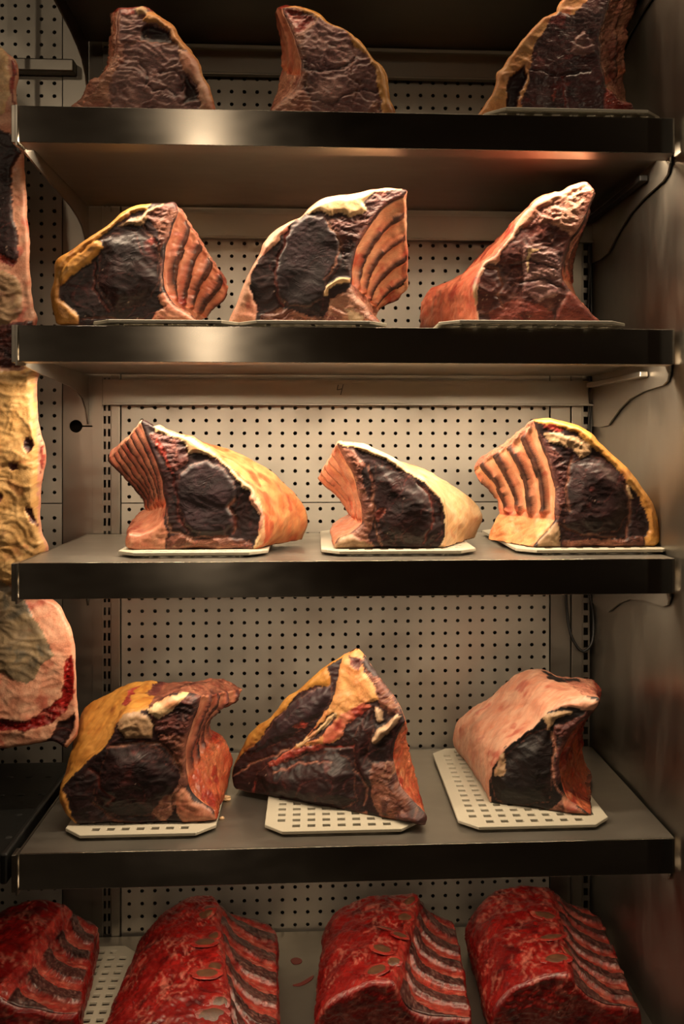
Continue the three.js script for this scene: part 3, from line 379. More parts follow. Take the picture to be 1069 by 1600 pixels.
  {name:"rib_roast",label:"rib roast with orange fat body and finely stacked ribs curving left, third shelf left",category:"beef roast",pos:[-182.4,1328.9,370.0],yaw:0,lean:0.1,L:160.0,face:"lean",front:{chine:[-100.9,0.0,-113.8,7.1,-111.5,23.8,-90.2,27.0,-69.3,35.0,-56.5,49.3],rib:[-52.7,67.8,-58.0,104.9,-66.5,132.0,-78.1,159.2,-86.2,179.7],tip:[-94.0,200.2,-91.4,205.6,-70.3,196.8],fat:[-63.5,197.5,-36.3,183.8,-12.5,178.0,18.2,160.9,38.8,140.4,62.7,119.9,83.3,99.5,96.3,80.8,104.5,57.0,107.4,33.4,103.1,9.9],base:[90.0,0.0,-98.6,0.0]},back:{chine:[-133.1,8.5,-140.4,18.6,-140.4,27.9,-137.5,35.3,-132.0,42.7,-126.4,46.4],rib:[-112.5,50.1,-114.7,65.0,-137.5,93.0,-159.5,113.5,-174.2,125.4],tip:[-178.6,135.1,-174.9,145.1,-155.8,161.9],fat:[-122.8,173.0,-78.5,176.7,-30.5,174.9,10.3,165.5,40.0,156.2,69.8,144.9,103.4,126.1,133.3,103.6,153.9,84.7,174.5,56.5,181.3,26.3],base:[174.5,0.0,-133.1,0.0]},regions:[["lean_face","crustdark",2.0,[-80.2,183.1,-66.7,184.8,-43.0,179.7,-19.0,162.6,-15.4,142.2,-32.1,125.2,-38.7,118.4,-52.5,142.2,-66.2,155.8]],["lean_face","red",2.0,[-68.3,179.7,-52.8,159.2,-47.4,138.8,-37.0,120.1,-42.1,118.4,-56.0,145.6,-69.8,166.0]],["lean_face","leanblue",4.0,[-32.0,118.4,-11.9,135.3,11.7,142.1,38.9,128.5,56.1,104.6,59.7,80.9,46.3,67.4,56.6,40.4,39.9,23.7,-0.4,23.9,-20.8,40.8,-34.7,71.1]],["chine_bone","ribpink",3.0,[-103.4,-15.6,-117.1,7.2,-111.5,26.1,-90.2,29.4,-71.0,36.0,-57.1,47.6,-46.8,27.5,-49.9,14.1,-53.4,-15.9]],["lean_face","crust",2.0,[-50.6,17.5,-27.3,24.0,-0.3,13.8,39.9,20.3,80.4,13.4,90.0,-7.5,87.4,-16.9,-26.7,-16.1,-50.3,-2.6]],["fat_cap","fat",6.0,[-70.3,196.8,-63.5,197.5,-36.3,183.8,-12.5,178.0,18.2,160.9,38.8,140.4,62.7,119.9,83.3,99.5,96.3,80.8,104.5,57.0,107.4,33.4,103.1,9.9,90.1,-16.9,85.7,-16.8,87.2,13.3,97.2,36.8,95.3,70.6,81.6,91.0,69.7,97.8,49.1,125.1,25.2,145.5,4.8,152.4,-15.5,150.7,-22.5,166.0,-53.2,183.1,-68.4,185.8]],["fat_curl","fatpink",8.0,[79.3,80.8,85.0,93.7,94.2,91.6,92.2,77.4,103.9,60.4,102.6,40.2,94.6,25.0,96.4,53.7,84.1,70.6]]],side:{fat:"fathot",tip:"fatpink",chine:"ribpink",base:"crust"},group:"dry aged cuts on the third shelf",ribs:{n:8,s0:0.0,s1:1,w:0.62,h:0.005,style:"ribpink",inter:"inter"},seams:[["crustpink",1.6,3,[56.3,80.9,46.3,67.4,59.9,47.1,53.4,26.9]],["redbrown",1.3,2,[-42.0,115.0,-33.1,81.2,-34.4,54.3,-17.3,27.3]],["crustpink",1.2,1.5,[-51.3,64.4,-44.1,27.5,-0.4,17.2,46.7,20.3]]]},
  {name:"rib_roast",label:"rib roast with cream fat rim over black eye, middle of the third shelf",category:"beef roast",pos:[122.6,1328.9,375.0],yaw:0,lean:0.1,L:170.0,face:"lean",front:{chine:[-88.8,0.0,-90.4,3.0,-83.6,16.4,-61.4,25.7],rib:[-45.0,39.8,-45.5,70.3,-51.9,96.8,-60.4,121.4,-73.0,143.7],tip:[-84.2,165.3,-81.5,172.1,-71.2,171.5],fat:[-57.4,171.1,-40.2,169.4,-19.6,159.1,4.5,145.3,31.9,125.4,59.4,111.6,76.4,94.4,88.2,69.8,93.0,42.5,90.6,15.4],base:[90.5,0.0,-88.8,0.0]},back:{chine:[-88.0,7.6,-94.0,18.2,-84.9,32.5,-69.8,37.7],rib:[-61.5,41.5,-71.7,61.5,-94.4,77.8,-107.6,88.1,-114.4,94.5],tip:[-118.1,100.6,-114.4,108.1,-100.0,125.8],fat:[-66.0,139.0,-28.2,138.9,9.8,137.0,47.8,131.3,82.1,119.1,108.9,106.5,139.5,88.5,162.5,72.1,177.9,54.9,184.8,38.9],base:[168.3,0.0,-88.0,0.0]},regions:[["lean_face","lean",10.0,[-23.2,135.1,18.0,121.3,59.2,97.2,82.9,63.0,85.9,25.6,64.9,2.0,16.9,-1.0,-13.7,22.7,-27.0,73.6],30],["chine_bone","crust",2.0,[-84.2,165.3,-57.5,155.7,-37.0,135.1,-47.3,121.4,-40.6,97.5,-27.0,73.6,-27.2,43.1,-37.6,16.1,-24.1,-0.8,-31.0,-17.6,-88.8,-17.2,-90.4,3.0,-83.6,16.4,-61.4,25.7,-45.0,39.8,-45.5,70.3,-51.9,96.8,-67.9,135.1]],["chine_bone","fatgrey",4.0,[-90.5,-17.1,-90.4,3.0,-83.6,16.4,-61.4,24.7,-54.7,16.2,-37.7,9.4,-24.1,-4.2,-37.8,-17.5]],["lean_face","crust",2.0,[-27.6,-17.6,-24.1,-4.2,16.9,-6.1,64.9,-2.0,92.3,-8.3,92.1,-18.4]],["lean_face","redbrown",1.0,[-24.4,58.3,-18.5,66.8,-5.8,66.1,-7.2,59.3,-15.2,51.5,-17.6,43.1,-21.7,44.8]],["fat_cap","fat",7.0,[-84.2,169.4,-81.5,172.1,-57.4,171.1,-40.2,169.4,-19.6,159.1,4.5,145.3,31.9,125.4,59.4,111.6,76.4,94.4,88.2,69.8,93.0,42.5,90.6,15.4,92.1,-18.4,75.0,-18.3,76.9,-4.8,87.5,18.8,89.0,49.4,79.0,80.1,62.7,102.4,38.7,116.1,18.1,124.0,-5.9,141.2,-30.0,152.2,-54.0,161.8,-78.1,165.3]]],side:{fat:"fat",tip:"fatpink",chine:"ribpink",base:"crust"},group:"dry aged cuts on the third shelf",ribs:{n:6,s0:0.0,s1:1,w:0.68,h:0.005,style:"rib",inter:"ribpink"},seams:[["redbrown",1.4,2.5,[45.5,107.5,65.9,83.5,68.9,42.7,51.3,8.9]],["crustpink",1.3,2,[-33.5,131.6,-27.0,83.8,-23.9,32.9,-13.8,-0.9]]]},
  {name:"rib_roast",label:"rib roast with five bold pale ribs and yellow fat arch, third shelf right",category:"beef roast",pos:[423.5,1328.9,375.0],yaw:0,lean:0.1,L:135.0,face:"lean",front:{chine:[-70.1,0.0,-59.1,13.9,-44.9,27.5],rib:[-31.8,45.2,-30.2,79.5,-32.4,103.6,-38.1,127.8,-45.3,152.0,-53.1,176.4],tip:[-60.0,197.3,-61.6,205.6],fat:[-54.5,206.7,-36.8,207.8,-5.2,202.6,22.8,190.3,50.5,167.7,71.1,148.5,95.1,124.1,115.4,96.3,132.2,68.6,140.1,44.4,141.0,20.3,133.3,3.2],base:[119.4,0.0,-70.2,0.0]},back:{chine:[-125.2,0.0,-122.9,8.1,-116.2,27.4],rib:[-108.6,46.8,-111.6,64.8,-118.4,77.8,-129.0,90.2,-140.2,99.2,-148.5,105.2],tip:[-153.8,116.3,-150.0,126.0],fat:[-125.2,143.2,-95.0,150.6,-57.3,154.3,-19.4,150.6,18.5,143.0,48.9,128.0,79.4,105.4,102.3,82.8,121.5,60.2,132.9,37.5,136.8,14.9,136.8,0.0],base:[132.9,0.0,-129.0,0.0]},regions:[["lean_face","lean",10.0,[-7.1,131.2,14.5,146.8,49.8,145.0,77.2,117.2,86.8,86.0,89.1,51.5,70.6,24.1,10.8,17.6,-16.8,31.4,-15.5,79.4],30],["lean_face","red",1.0,[-51.0,204.2,-29.9,202.5,-12.5,192.1,-23.3,186.1,-47.8,193.1]],["lean_face","crustdark",1.0,[-52.9,185.1,-37.9,165.9,-7.0,134.7,-11.4,103.5,-19.3,69.1,-26.9,45.2,-31.7,48.6,-30.2,79.5,-32.4,103.6,-45.3,152.0]],["pale_membrane","fatgrey",2.0,[-48.0,185.1,-19.7,186.1,1.3,179.9,29.2,165.9,32.4,153.7,10.9,143.3,0.8,160.7,-37.8,169.4]],["chine_bone","fatgrey",3.0,[-72.1,-19.3,-59.1,13.9,-44.9,27.5,-31.2,41.8,-24.1,21.2,-27.8,11.0,-16.4,-19.7]],["lean_face","crust",2.0,[-24.3,11.0,24.6,10.7,80.8,13.8,112.6,17.0,111.2,-24.0,-18.3,-23.1]],["fat_seam","fat",1.0,[85.6,103.3,92.5,98.1,93.7,80.8,87.3,79.1]],["fat_cap","fatyellow",6.0,[-61.6,205.6,-36.8,207.8,-5.2,202.6,22.8,190.3,50.5,167.7,71.1,148.5,95.1,124.1,115.4,96.3,132.2,68.6,140.1,44.4,141.0,20.3,133.3,3.2,120.0,-24.0,111.3,-20.6,114.4,17.0,123.0,30.7,114.2,61.7,101.0,89.4,83.9,106.8,70.6,131.1,46.5,152.0,22.2,169.4,1.5,186.8,-26.5,198.0,-54.7,199.0]]],side:{fat:"fatyellow",tip:"crustpink",chine:"chinefat",base:"crust"},group:"dry aged cuts on the third shelf",ribs:{n:5,s0:0.0,s1:1,w:0.6,h:0.007,style:"rib",inter:"inter"},seams:[["crustpink",1.5,2.5,[83.8,103.3,89.8,72.2,92.2,37.7,80.8,13.8]],["crustpink",1.6,2.5,[0.4,148.5,-5.6,120.8,-15.2,93.2,-9.1,58.8]],["crust",1.3,2,[-30.6,38.3,10.8,17.6,66.8,13.9]]]},
  {name:"rib_roast",label:"rib roast with mustard fat back and red hollow rib cage, fourth shelf left",category:"beef roast",pos:[-276.8,896.9,375.0],yaw:0,lean:0.12,L:170.0,face:"lean",front:{fat:[-97.7,2.2,-114.6,16.9,-124.6,39.6,-120.9,58.8,-100.1,80.9,-70.9,106.3,-48.1,128.7,-38.8,154.7,-25.7,170.3,-5.7,175.6],tip:[14.4,180.2,31.1,188.2,51.2,198.8,78.3,199.1],rib:[97.1,192.2,92.9,177.4,85.7,156.0,79.3,133.1,74.0,107.0,72.4,84.2],chine:[76.5,58.2,84.0,45.1,101.0,28.5,118.0,15.3],base:[122.1,0.0,-97.6,0.0]},back:{fat:[-130.5,18.4,-136.0,52.0,-135.3,89.2,-133.1,118.9,-126.9,143.0,-104.8,159.5,-77.3,174.7,-51.5,184.0,-25.7,188.2,-1.7,188.9],tip:[22.4,181.9,48.3,184.9,85.5,185.9,122.7,189.8],rib:[157.0,166.8,154.4,148.8,135.8,146.1,113.4,140.4,100.4,128.3,98.5,111.4],chine:[105.9,96.3,128.3,84.7,137.6,50.7,130.9,20.8],base:[126.4,0.0,-130.5,0.0]},regions:[["lean_face","lean",11.0,[-47.8,115.7,-14.5,121.6,25.8,117.7,53.0,97.6,66.9,71.3,54.0,39.2,27.8,13.9,-25.2,8.6,-62.0,22.2,-69.7,61.0],30],["fat_cap","fatyellow",6.0,[-100.7,-8.9,-114.6,16.9,-124.6,39.6,-120.9,58.8,-108.0,36.0,-105.4,16.7,-89.3,-2.8]],["pale_membrane","fatgrey",5.0,[-35.6,161.2,-25.7,170.9,-2.3,173.9,14.7,165.4,23.4,150.5,20.5,130.8,-8.0,130.7,-21.5,131.5,-35.2,144.8]],["lean_face","crustdark",3.0,[14.4,180.2,51.2,198.8,97.1,192.2,85.7,156.0,79.3,133.1,65.8,133.3,28.7,137.2,21.6,157.1]],["fat_cap","fat",6.0,[12.8,175.3,31.1,188.2,51.2,198.8,78.3,199.8,64.9,187.7,45.0,166.6,33.4,159.5]],["lean_face","crust",2.0,[28.8,134.0,65.8,135.0,79.3,133.1,72.4,84.2,76.5,58.2,60.6,45.5,54.4,19.8,50.6,45.7,66.9,71.3,52.8,110.7]],["chine_bone","ribpink",4.0,[55.6,45.6,70.5,55.0,87.6,33.7,114.6,18.6,122.1,3.9,121.6,-10.5,74.9,-9.5,59.4,16.5]],["lean_face","crustpink",1.0,[40.5,45.9,50.6,42.5,54.4,16.6,41.4,0.8,21.2,14.1]]],side:{fat:"fatyellow",tip:"crust",chine:"membrane",base:"crust"},group:"dry aged cuts on the fourth shelf",ribs:{n:5,s0:0.0,s1:1,w:0.7,h:0.005,style:"ribpink",inter:"crustdark"},seams:[["redbrown",2.2,2.5,[-75.3,83.7,-66.7,73.8,-59.6,57.6,-36.0,42.6,-45.7,31.5]],["crust",1.4,2,[-68.9,35.2,-45.1,9.1,-5.1,0.2]],["crustpink",1.3,2,[-47.8,115.7,-7.9,124.8,32.4,122.5,52.9,104.1,66.9,71.3]]],marks:[["fat",0.78,0.84,0.25,0.75,"red"],["fat",0.93,1.0,0.4,0.95,"crustdark"]]},
  {name:"sirloin_piece",label:"triangular dark cut marbled with yellow and orange fat, middle of the fourth shelf",category:"beef cut",pos:[41.8,896.9,335.0],yaw:-0.5,lean:0.22,L:100.0,face:"lean",front:{fat:[-208.6,3.3,-214.1,23.2,-211.5,44.4,-200.3,73.7,-174.6,108.4,-147.2,129.1,-125.4,157.7,-98.0,174.7,-76.0,199.6,-49.4,219.6],tip:[-19.1,239.8,1.6,252.7],rib:[13.0,246.9,34.2,226.0,53.6,207.7,73.9,186.4,92.4,163.7],chine:[100.4,146.7,89.8,124.2,87.6,85.0,105.2,49.1,134.7,28.3,153.1,12.4],base:[149.4,0.0,112.0,0.0,51.4,0.0,-2.4,0.0,-54.2,0.0,-136.2,0.0,-167.5,0.0,-206.3,0.0]},back:{fat:[-236.2,0.0,-236.2,0.0,-229.3,22.1,-208.7,52.2,-181.6,83.0,-154.9,109.5,-128.5,131.8,-102.5,153.9,-81.0,171.4,-55.6,189.2],tip:[-30.5,210.4,-14.0,223.2],rib:[-1.7,218.9,18.7,200.7,38.8,177.3,58.7,150.5,70.6,122.9],chine:[78.4,102.3,84.3,81.4,92.1,57.3,97.9,33.0,101.0,11.9,103.8,0.0],base:[101.8,0.0,74.5,0.0,18.7,0.0,-38.9,0.0,-93.9,0.0,-154.9,0.0,-190.6,0.0,-231.6,0.0]},regions:[["lean_face","lean",16.0,[-160.6,37.6,-133.1,55.0,-100.8,64.5,-61.5,79.8,-21.9,86.7,10.4,81.1,24.0,63.3,23.0,37.1,32.6,19.1,-3.8,-2.6,-54.6,-10.5,-108.0,-8.8,-143.5,6.0,-160.8,23.9],34],["lean_face","leanblue",9.0,[-199.3,66.9,-163.3,88.9,-141.6,119.3,-115.5,146.7,-88.7,167.0,-62.1,187.1,-37.8,189.7,-31.8,173.2,-45.1,147.8,-74.6,120.5,-109.0,95.8,-148.8,76.9,-180.8,58.9],16],["lean_face","lean",8.0,[14.9,111.4,40.2,167.7,50.4,125.8,40.4,91.7,70.7,56.9,68.6,40.5,41.0,49.4,18.8,75.7],14],["fat_cap","fatyellow",4.0,[-215.1,30.0,-211.5,44.4,-200.3,73.7,-174.6,108.4,-147.2,129.1,-125.4,157.7,-98.0,174.7,-76.0,199.6,-49.4,219.6,-38.4,201.7,-41.8,189.3,-66.5,190.1,-89.5,173.8,-104.8,161.8,-119.2,142.8,-145.9,118.8,-163.3,88.9,-190.3,64.6,-205.2,46.9]],["fat_seam","fatorange",3.0,[-19.1,239.8,1.6,252.7,13.0,246.9,23.0,219.8,44.9,198.4,56.5,178.9,39.5,174.3,32.5,166.8,10.6,150.9,-3.9,139.2,-5.3,115.6,-15.9,104.2,-39.3,97.9,-79.1,89.4,-101.9,72.8,-87.6,91.7,-62.1,118.6,-44.8,144.5,-31.1,166.5,-26.5,197.7]],["fat_seam","fatred",3.0,[-42.0,121.1,-5.0,149.1,31.8,173.5,40.6,164.4,15.6,141.5,-3.2,132.5,-5.3,115.6,-23.6,101.5,-62.5,88.1,-101.4,69.5,-145.6,53.3,-106.6,77.3,-71.0,90.4,-39.3,97.9]],["lean_face","lean",-3.0,[-87.6,91.7,-61.9,117.0,-25.2,150.2,-15.7,144.5,-48.4,106.8,-75.4,93.2]],["lean_face","crustdark",0,[-6.3,240.9,19.2,237.2,14.2,220.6,-0.7,226.0]],["lean_face","crust",2.0,[22.3,226.5,53.6,207.7,73.9,186.4,94.6,160.7,72.4,154.8,55.6,169.4,44.9,198.4]],["tendon","bone",6.0,[47.1,168.5,59.3,163.2,63.6,146.5,53.7,142.0,47.3,155.2]],["tendon","bone",10.0,[59.0,135.1,90.9,159.6,96.8,153.7,75.1,127.2,54.1,108.2,48.9,114.1]],["lean_face","crust",4.0,[53.1,80.3,79.4,83.9,87.6,85.0,105.2,49.1,134.7,28.3,153.1,12.4,150.1,-22.0,112.6,-28.3,89.0,-13.4,72.1,6.0,54.6,28.8]],["cut_bone","crustdark",12.0,[101.5,10.6,133.2,24.9,154.1,14.1,150.1,-22.0,109.0,-28.9]],["fat_seam","crustpink",2.0,[-210.0,-10.7,-207.5,1.7,-164.1,1.3,-136.9,-11.5,-54.4,-12.1,-3.5,-5.8,49.4,5.6,56.5,-18.7,-1.3,-24.8,-64.9,-25.2,-134.9,-26.3]],["fat_seam","fat",4.0,[-93.3,87.5,-69.0,107.6,-50.4,123.4,-21.3,151.3,-15.4,148.6,-45.7,117.9,-64.3,103.1,-86.9,85.6]],["fat_seam","red",3.0,[-143.3,51.9,-106.3,74.9,-70.9,89.7,-35.2,97.7,-36.5,90.8,-69.7,79.8,-104.8,62.9,-136.4,47.7]],["fat_seam","red",4.0,[-97.3,119.5,-84.0,129.6,-73.2,125.8,-78.5,118.3,-92.4,113.2]]],side:{fat:"fatyellow",tip:"crustpink",chine:"membrane",base:"crust",rib:"crustpink"},group:"dry aged cuts on the fourth shelf",seams:[["crustpink",1.4,2.5,[-208.5,24.0,-183.1,44.8,-147.0,63.4,-107.0,80.6]],["red",1.8,2,[-162.5,20.2,-168.5,2.3,-133.0,-9.3]],["red",2.0,3,[16.0,101.6,-14.8,94.3,-50.5,89.7]],["crustpink",1.3,2,[24.0,63.3,45.7,40.4,44.6,14.5]],["crustpink",1.3,1.5,[-127.2,42.2,-75.8,62.8,-20.1,70.4]]]},
  {name:"rib_roast",label:"rib roast draped in pink fat with jet black eye, fourth shelf right",category:"beef roast",pos:[376.1,896.9,355.0],yaw:-0.42,lean:0.1,L:240.0,face:"leanblack",front:{fat:[-92.5,0.0,-96.8,23.3,-93.1,51.3,-76.5,84.4,-41.2,115.9,-13.3,139.4,0.5,157.9,28.1,177.7],tip:[62.3,190.1,84.5,186.4],rib:[86.9,179.2,74.6,164.5,59.5,146.2,42.7,123.1,31.0,103.3,23.4,78.8],chine:[26.7,48.8,33.2,29.5,46.0,17.8,76.8,0.0],base:[75.2,0.0,34.6,0.0,-38.5,0.0,-77.8,0.0]},back:{fat:[-192.8,0.0,-210.7,0.0,-227.1,21.2,-222.7,55.0,-201.3,84.2,-158.9,113.2,-117.2,151.8,-72.1,179.3],tip:[-23.8,166.1,15.8,168.3],rib:[46.9,166.3,67.0,144.5,60.5,132.1,45.0,116.8,36.1,90.2,31.4,69.9],chine:[33.3,38.4,36.1,0.0,38.4,0.0,45.0,0.0],base:[43.1,0.0,0.0,0.0,-88.4,0.0,-154.7,0.0]},regions:[["lean_face","leanblack",8.0,[-90.0,44.8,-65.5,78.7,-27.0,117.4,7.9,134.7,15.4,101.5,12.7,57.2,10.0,16.5,-31.8,0.9,-81.8,4.5],30],["lean_face","crustdark",2.0,[14.8,135.5,45.8,148.8,62.7,164.0,86.9,179.2,74.6,164.5,59.5,146.2,42.7,123.1,31.0,103.3,23.4,78.8,26.7,48.8,16.5,37.5,11.0,57.0,19.2,85.0,10.0,111.1]],["pale_membrane","fatgrey",3.0,[-6.4,150.4,17.9,161.3,42.1,165.4,45.6,159.0,19.8,149.6,11.4,135.1,4.5,127.6,0.8,140.8]],["pale_membrane","fatgrey",3.0,[-76.3,77.5,-67.4,82.0,-64.1,47.9,-82.8,44.0]],["lean_face","crust",2.0,[-94.4,-0.5,-74.5,-1.3,-38.7,-6.8,6.7,2.6,23.8,14.9,33.2,29.5,46.0,17.8,31.3,-20.8,-38.2,-27.1,-81.1,-26.2]],["chine_bone","ribpink",5.0,[32.2,26.1,46.0,17.8,76.8,-2.9,75.3,-18.0,34.1,-23.7]],["fat_cap","fatpink",6.0,[-96.1,-4.2,-96.8,23.3,-93.1,51.3,-76.5,84.4,-41.2,115.9,-13.3,139.4,0.5,157.9,28.1,177.7,62.3,190.1,86.9,183.2,76.3,166.0,62.6,168.1,35.1,171.5,7.5,159.3,-6.3,144.2,-34.1,119.4,-65.8,91.8,-86.7,55.6,-91.0,24.0,-90.3,-3.4]]],side:{fat:"fatpink",tip:"crustpink",chine:"membrane",base:"crust"},group:"dry aged cuts on the fourth shelf",ribs:{n:4,s0:0.0,s1:1,w:0.6,h:0.004,style:"membrane",inter:"red"},seams:[["crustpink",1.4,2.5,[9.8,124.7,18.9,101.9,12.5,70.7,16.4,44.2,30.5,29.2]]],marks:[["fat",0.9,1.0,0.5,0.85,"leanblack"],["tip",0,0.5,0.55,0.8,"leanblack"]]},
  {name:"rib_rack",label:"dim red rib rack half hidden by the door post, lower left corner",category:"rib rack",pos:[-516.0,541.5,360.0],yaw:0,lean:0.0,L:280.0,face:"fresh",front:{fat:[-144.0,0,-134.0,50.0,-84.0,80.0,-34.0,90.0],tip:[11.0,85.0,19.0,80.0],rib:[31.0,71.0,56.0,60.0,96.0,53.0],chine:[141.0,50.0,144.0,30.0],base:[141.0,0]},back:{fat:[-124.0,0,-104.0,60.0,-44.0,100.0,16.0,112.0],tip:[61.0,100.0,70.0,92.0],rib:[76.0,83.0,86.0,74.0,96.0,66.0],chine:[113.0,58.0,115.0,30.0],base:[113.0,0]},regions:[],side:{fat:"fresh",tip:"freshfat",chine:"fresh",base:"fresh"},group:"fresh rib racks on the cabinet floor",ribs:{n:5,s0:0.0,s1:1,w:0.52,h:0.005,style:"freshrib",inter:"freshinter",skew:0.13}},
  {name:"rib_rack",label:"largest red rib rack with a row of round cut vertebrae along its ridge",category:"rib rack",pos:[-196.5,532.0,510.0],yaw:0,lean:0.0,L:450.0,face:"fresh",front:{fat:[-148.5,0,-143.5,30.0,-113.5,70.0,-43.5,100.0,26.5,112.0],tip:[71.5,113.0,78.5,108.0],rib:[80.5,95.0,88.5,75.0,111.5,58.0],chine:[146.5,50.0,148.5,30.0],base:[146.5,0]},back:{fat:[-133.5,0,-123.5,40.0,-88.5,85.0,-53.5,108.0,-23.5,115.0],tip:[3.5,116.0,10.5,112.0],rib:[16.5,97.0,36.5,77.0,81.5,62.0],chine:[124.5,50.0,126.5,30.0],base:[124.5,0]},regions:[],side:{fat:"fresh",tip:"freshfat",chine:"fresh",base:"fresh"},group:"fresh rib racks on the cabinet floor",ribs:{n:7,s0:0.0,s1:1,w:0.52,h:0.005,style:"freshrib",inter:"freshinter",skew:0.13},knobs:[["fat",0.92,0.1,0.022,0.016,"marrow"],["fat",0.975,0.16,0.013,0.012,"marrow"],["fat",0.9,0.33,0.02,0.013,"marrow"],["fat",0.965,0.37,0.013,0.015,"marrow"],["fat",0.9,0.55,0.021,0.014,"marrow"],["fat",0.965,0.6,0.013,0.013,"marrow"],["fat",0.9,0.76,0.02,0.012,"marrow"],["fat",0.96,0.8,0.012,0.012,"marrow"]]},
  {name:"rib_rack",label:"bright red rib rack with glowing curved ribs, third along the cabinet floor",category:"rib rack",pos:[135.5,532.0,395.0],yaw:0,lean:0.0,L:315.0,face:"fresh",front:{fat:[-135.5,0,-135.5,50.0,-105.5,90.0,-55.5,110.0],tip:[-13.5,113.0,-5.5,108.0],rib:[1.5,95.0,16.5,70.0,54.5,57.0],chine:[114.5,50.0,116.5,30.0],base:[116.5,0]},back:{fat:[-115.5,0,-115.5,50.0,-85.5,92.0,-15.5,114.0],tip:[59.5,116.0,67.5,112.0],rib:[72.5,100.0,81.5,85.0,104.5,66.0],chine:[134.5,55.0,135.5,30.0],base:[134.5,0]},regions:[],side:{fat:"fresh",tip:"freshfat",chine:"fresh",base:"fresh"},group:"fresh rib racks on the cabinet floor",ribs:{n:6,s0:0.0,s1:1,w:0.52,h:0.005,style:"freshrib",inter:"freshinter",skew:0.13},knobs:[["fat",0.86,0.1,0.018,0.013,"marrow"],["fat",0.97,0.16,0.012,0.01,"marrow"],["fat",0.86,0.3,0.018,0.012,"marrow"],["fat",0.97,0.42,0.014,0.011,"marrow"],["fat",0.86,0.5,0.016,0.01,"marrow"],["fat",0.97,0.62,0.014,0.01,"marrow"],["fat",0.97,0.82,0.014,0.009,"marrow"]]},
  {name:"rib_rack",label:"red rib rack with pale ribs beside the steel side wall, lower right corner",category:"rib rack",pos:[415.5,532.0,385.0],yaw:0,lean:0.0,L:315.0,face:"fresh",front:{fat:[-130.5,0,-130.5,50.0,-105.5,85.0,-55.5,105.0],tip:[-7.5,113.0,0.5,108.0],rib:[5.5,95.0,24.5,76.0,64.5,57.0],chine:[110.5,50.0,114.5,30.0],base:[114.5,0]},back:{fat:[-121.5,0,-121.5,60.0,-85.5,100.0,-25.5,120.0],tip:[36.5,115.0,44.5,110.0],rib:[50.5,105.0,64.5,90.0,94.5,74.0],chine:[129.5,64.0,130.5,30.0],base:[129.5,0]},regions:[],side:{fat:"fresh",tip:"freshfat",chine:"fresh",base:"fresh"},group:"fresh rib racks on the cabinet floor",ribs:{n:7,s0:0.0,s1:1,w:0.52,h:0.005,style:"freshrib",inter:"freshinter",skew:0.13},knobs:[["fat",0.93,0.14,0.022,0.012,"marrow"],["fat",0.93,0.36,0.022,0.011,"marrow"],["fat",0.92,0.58,0.022,0.01,"marrow"],["tip",0.5,0.22,0.01,0.01,"marrow"]]},
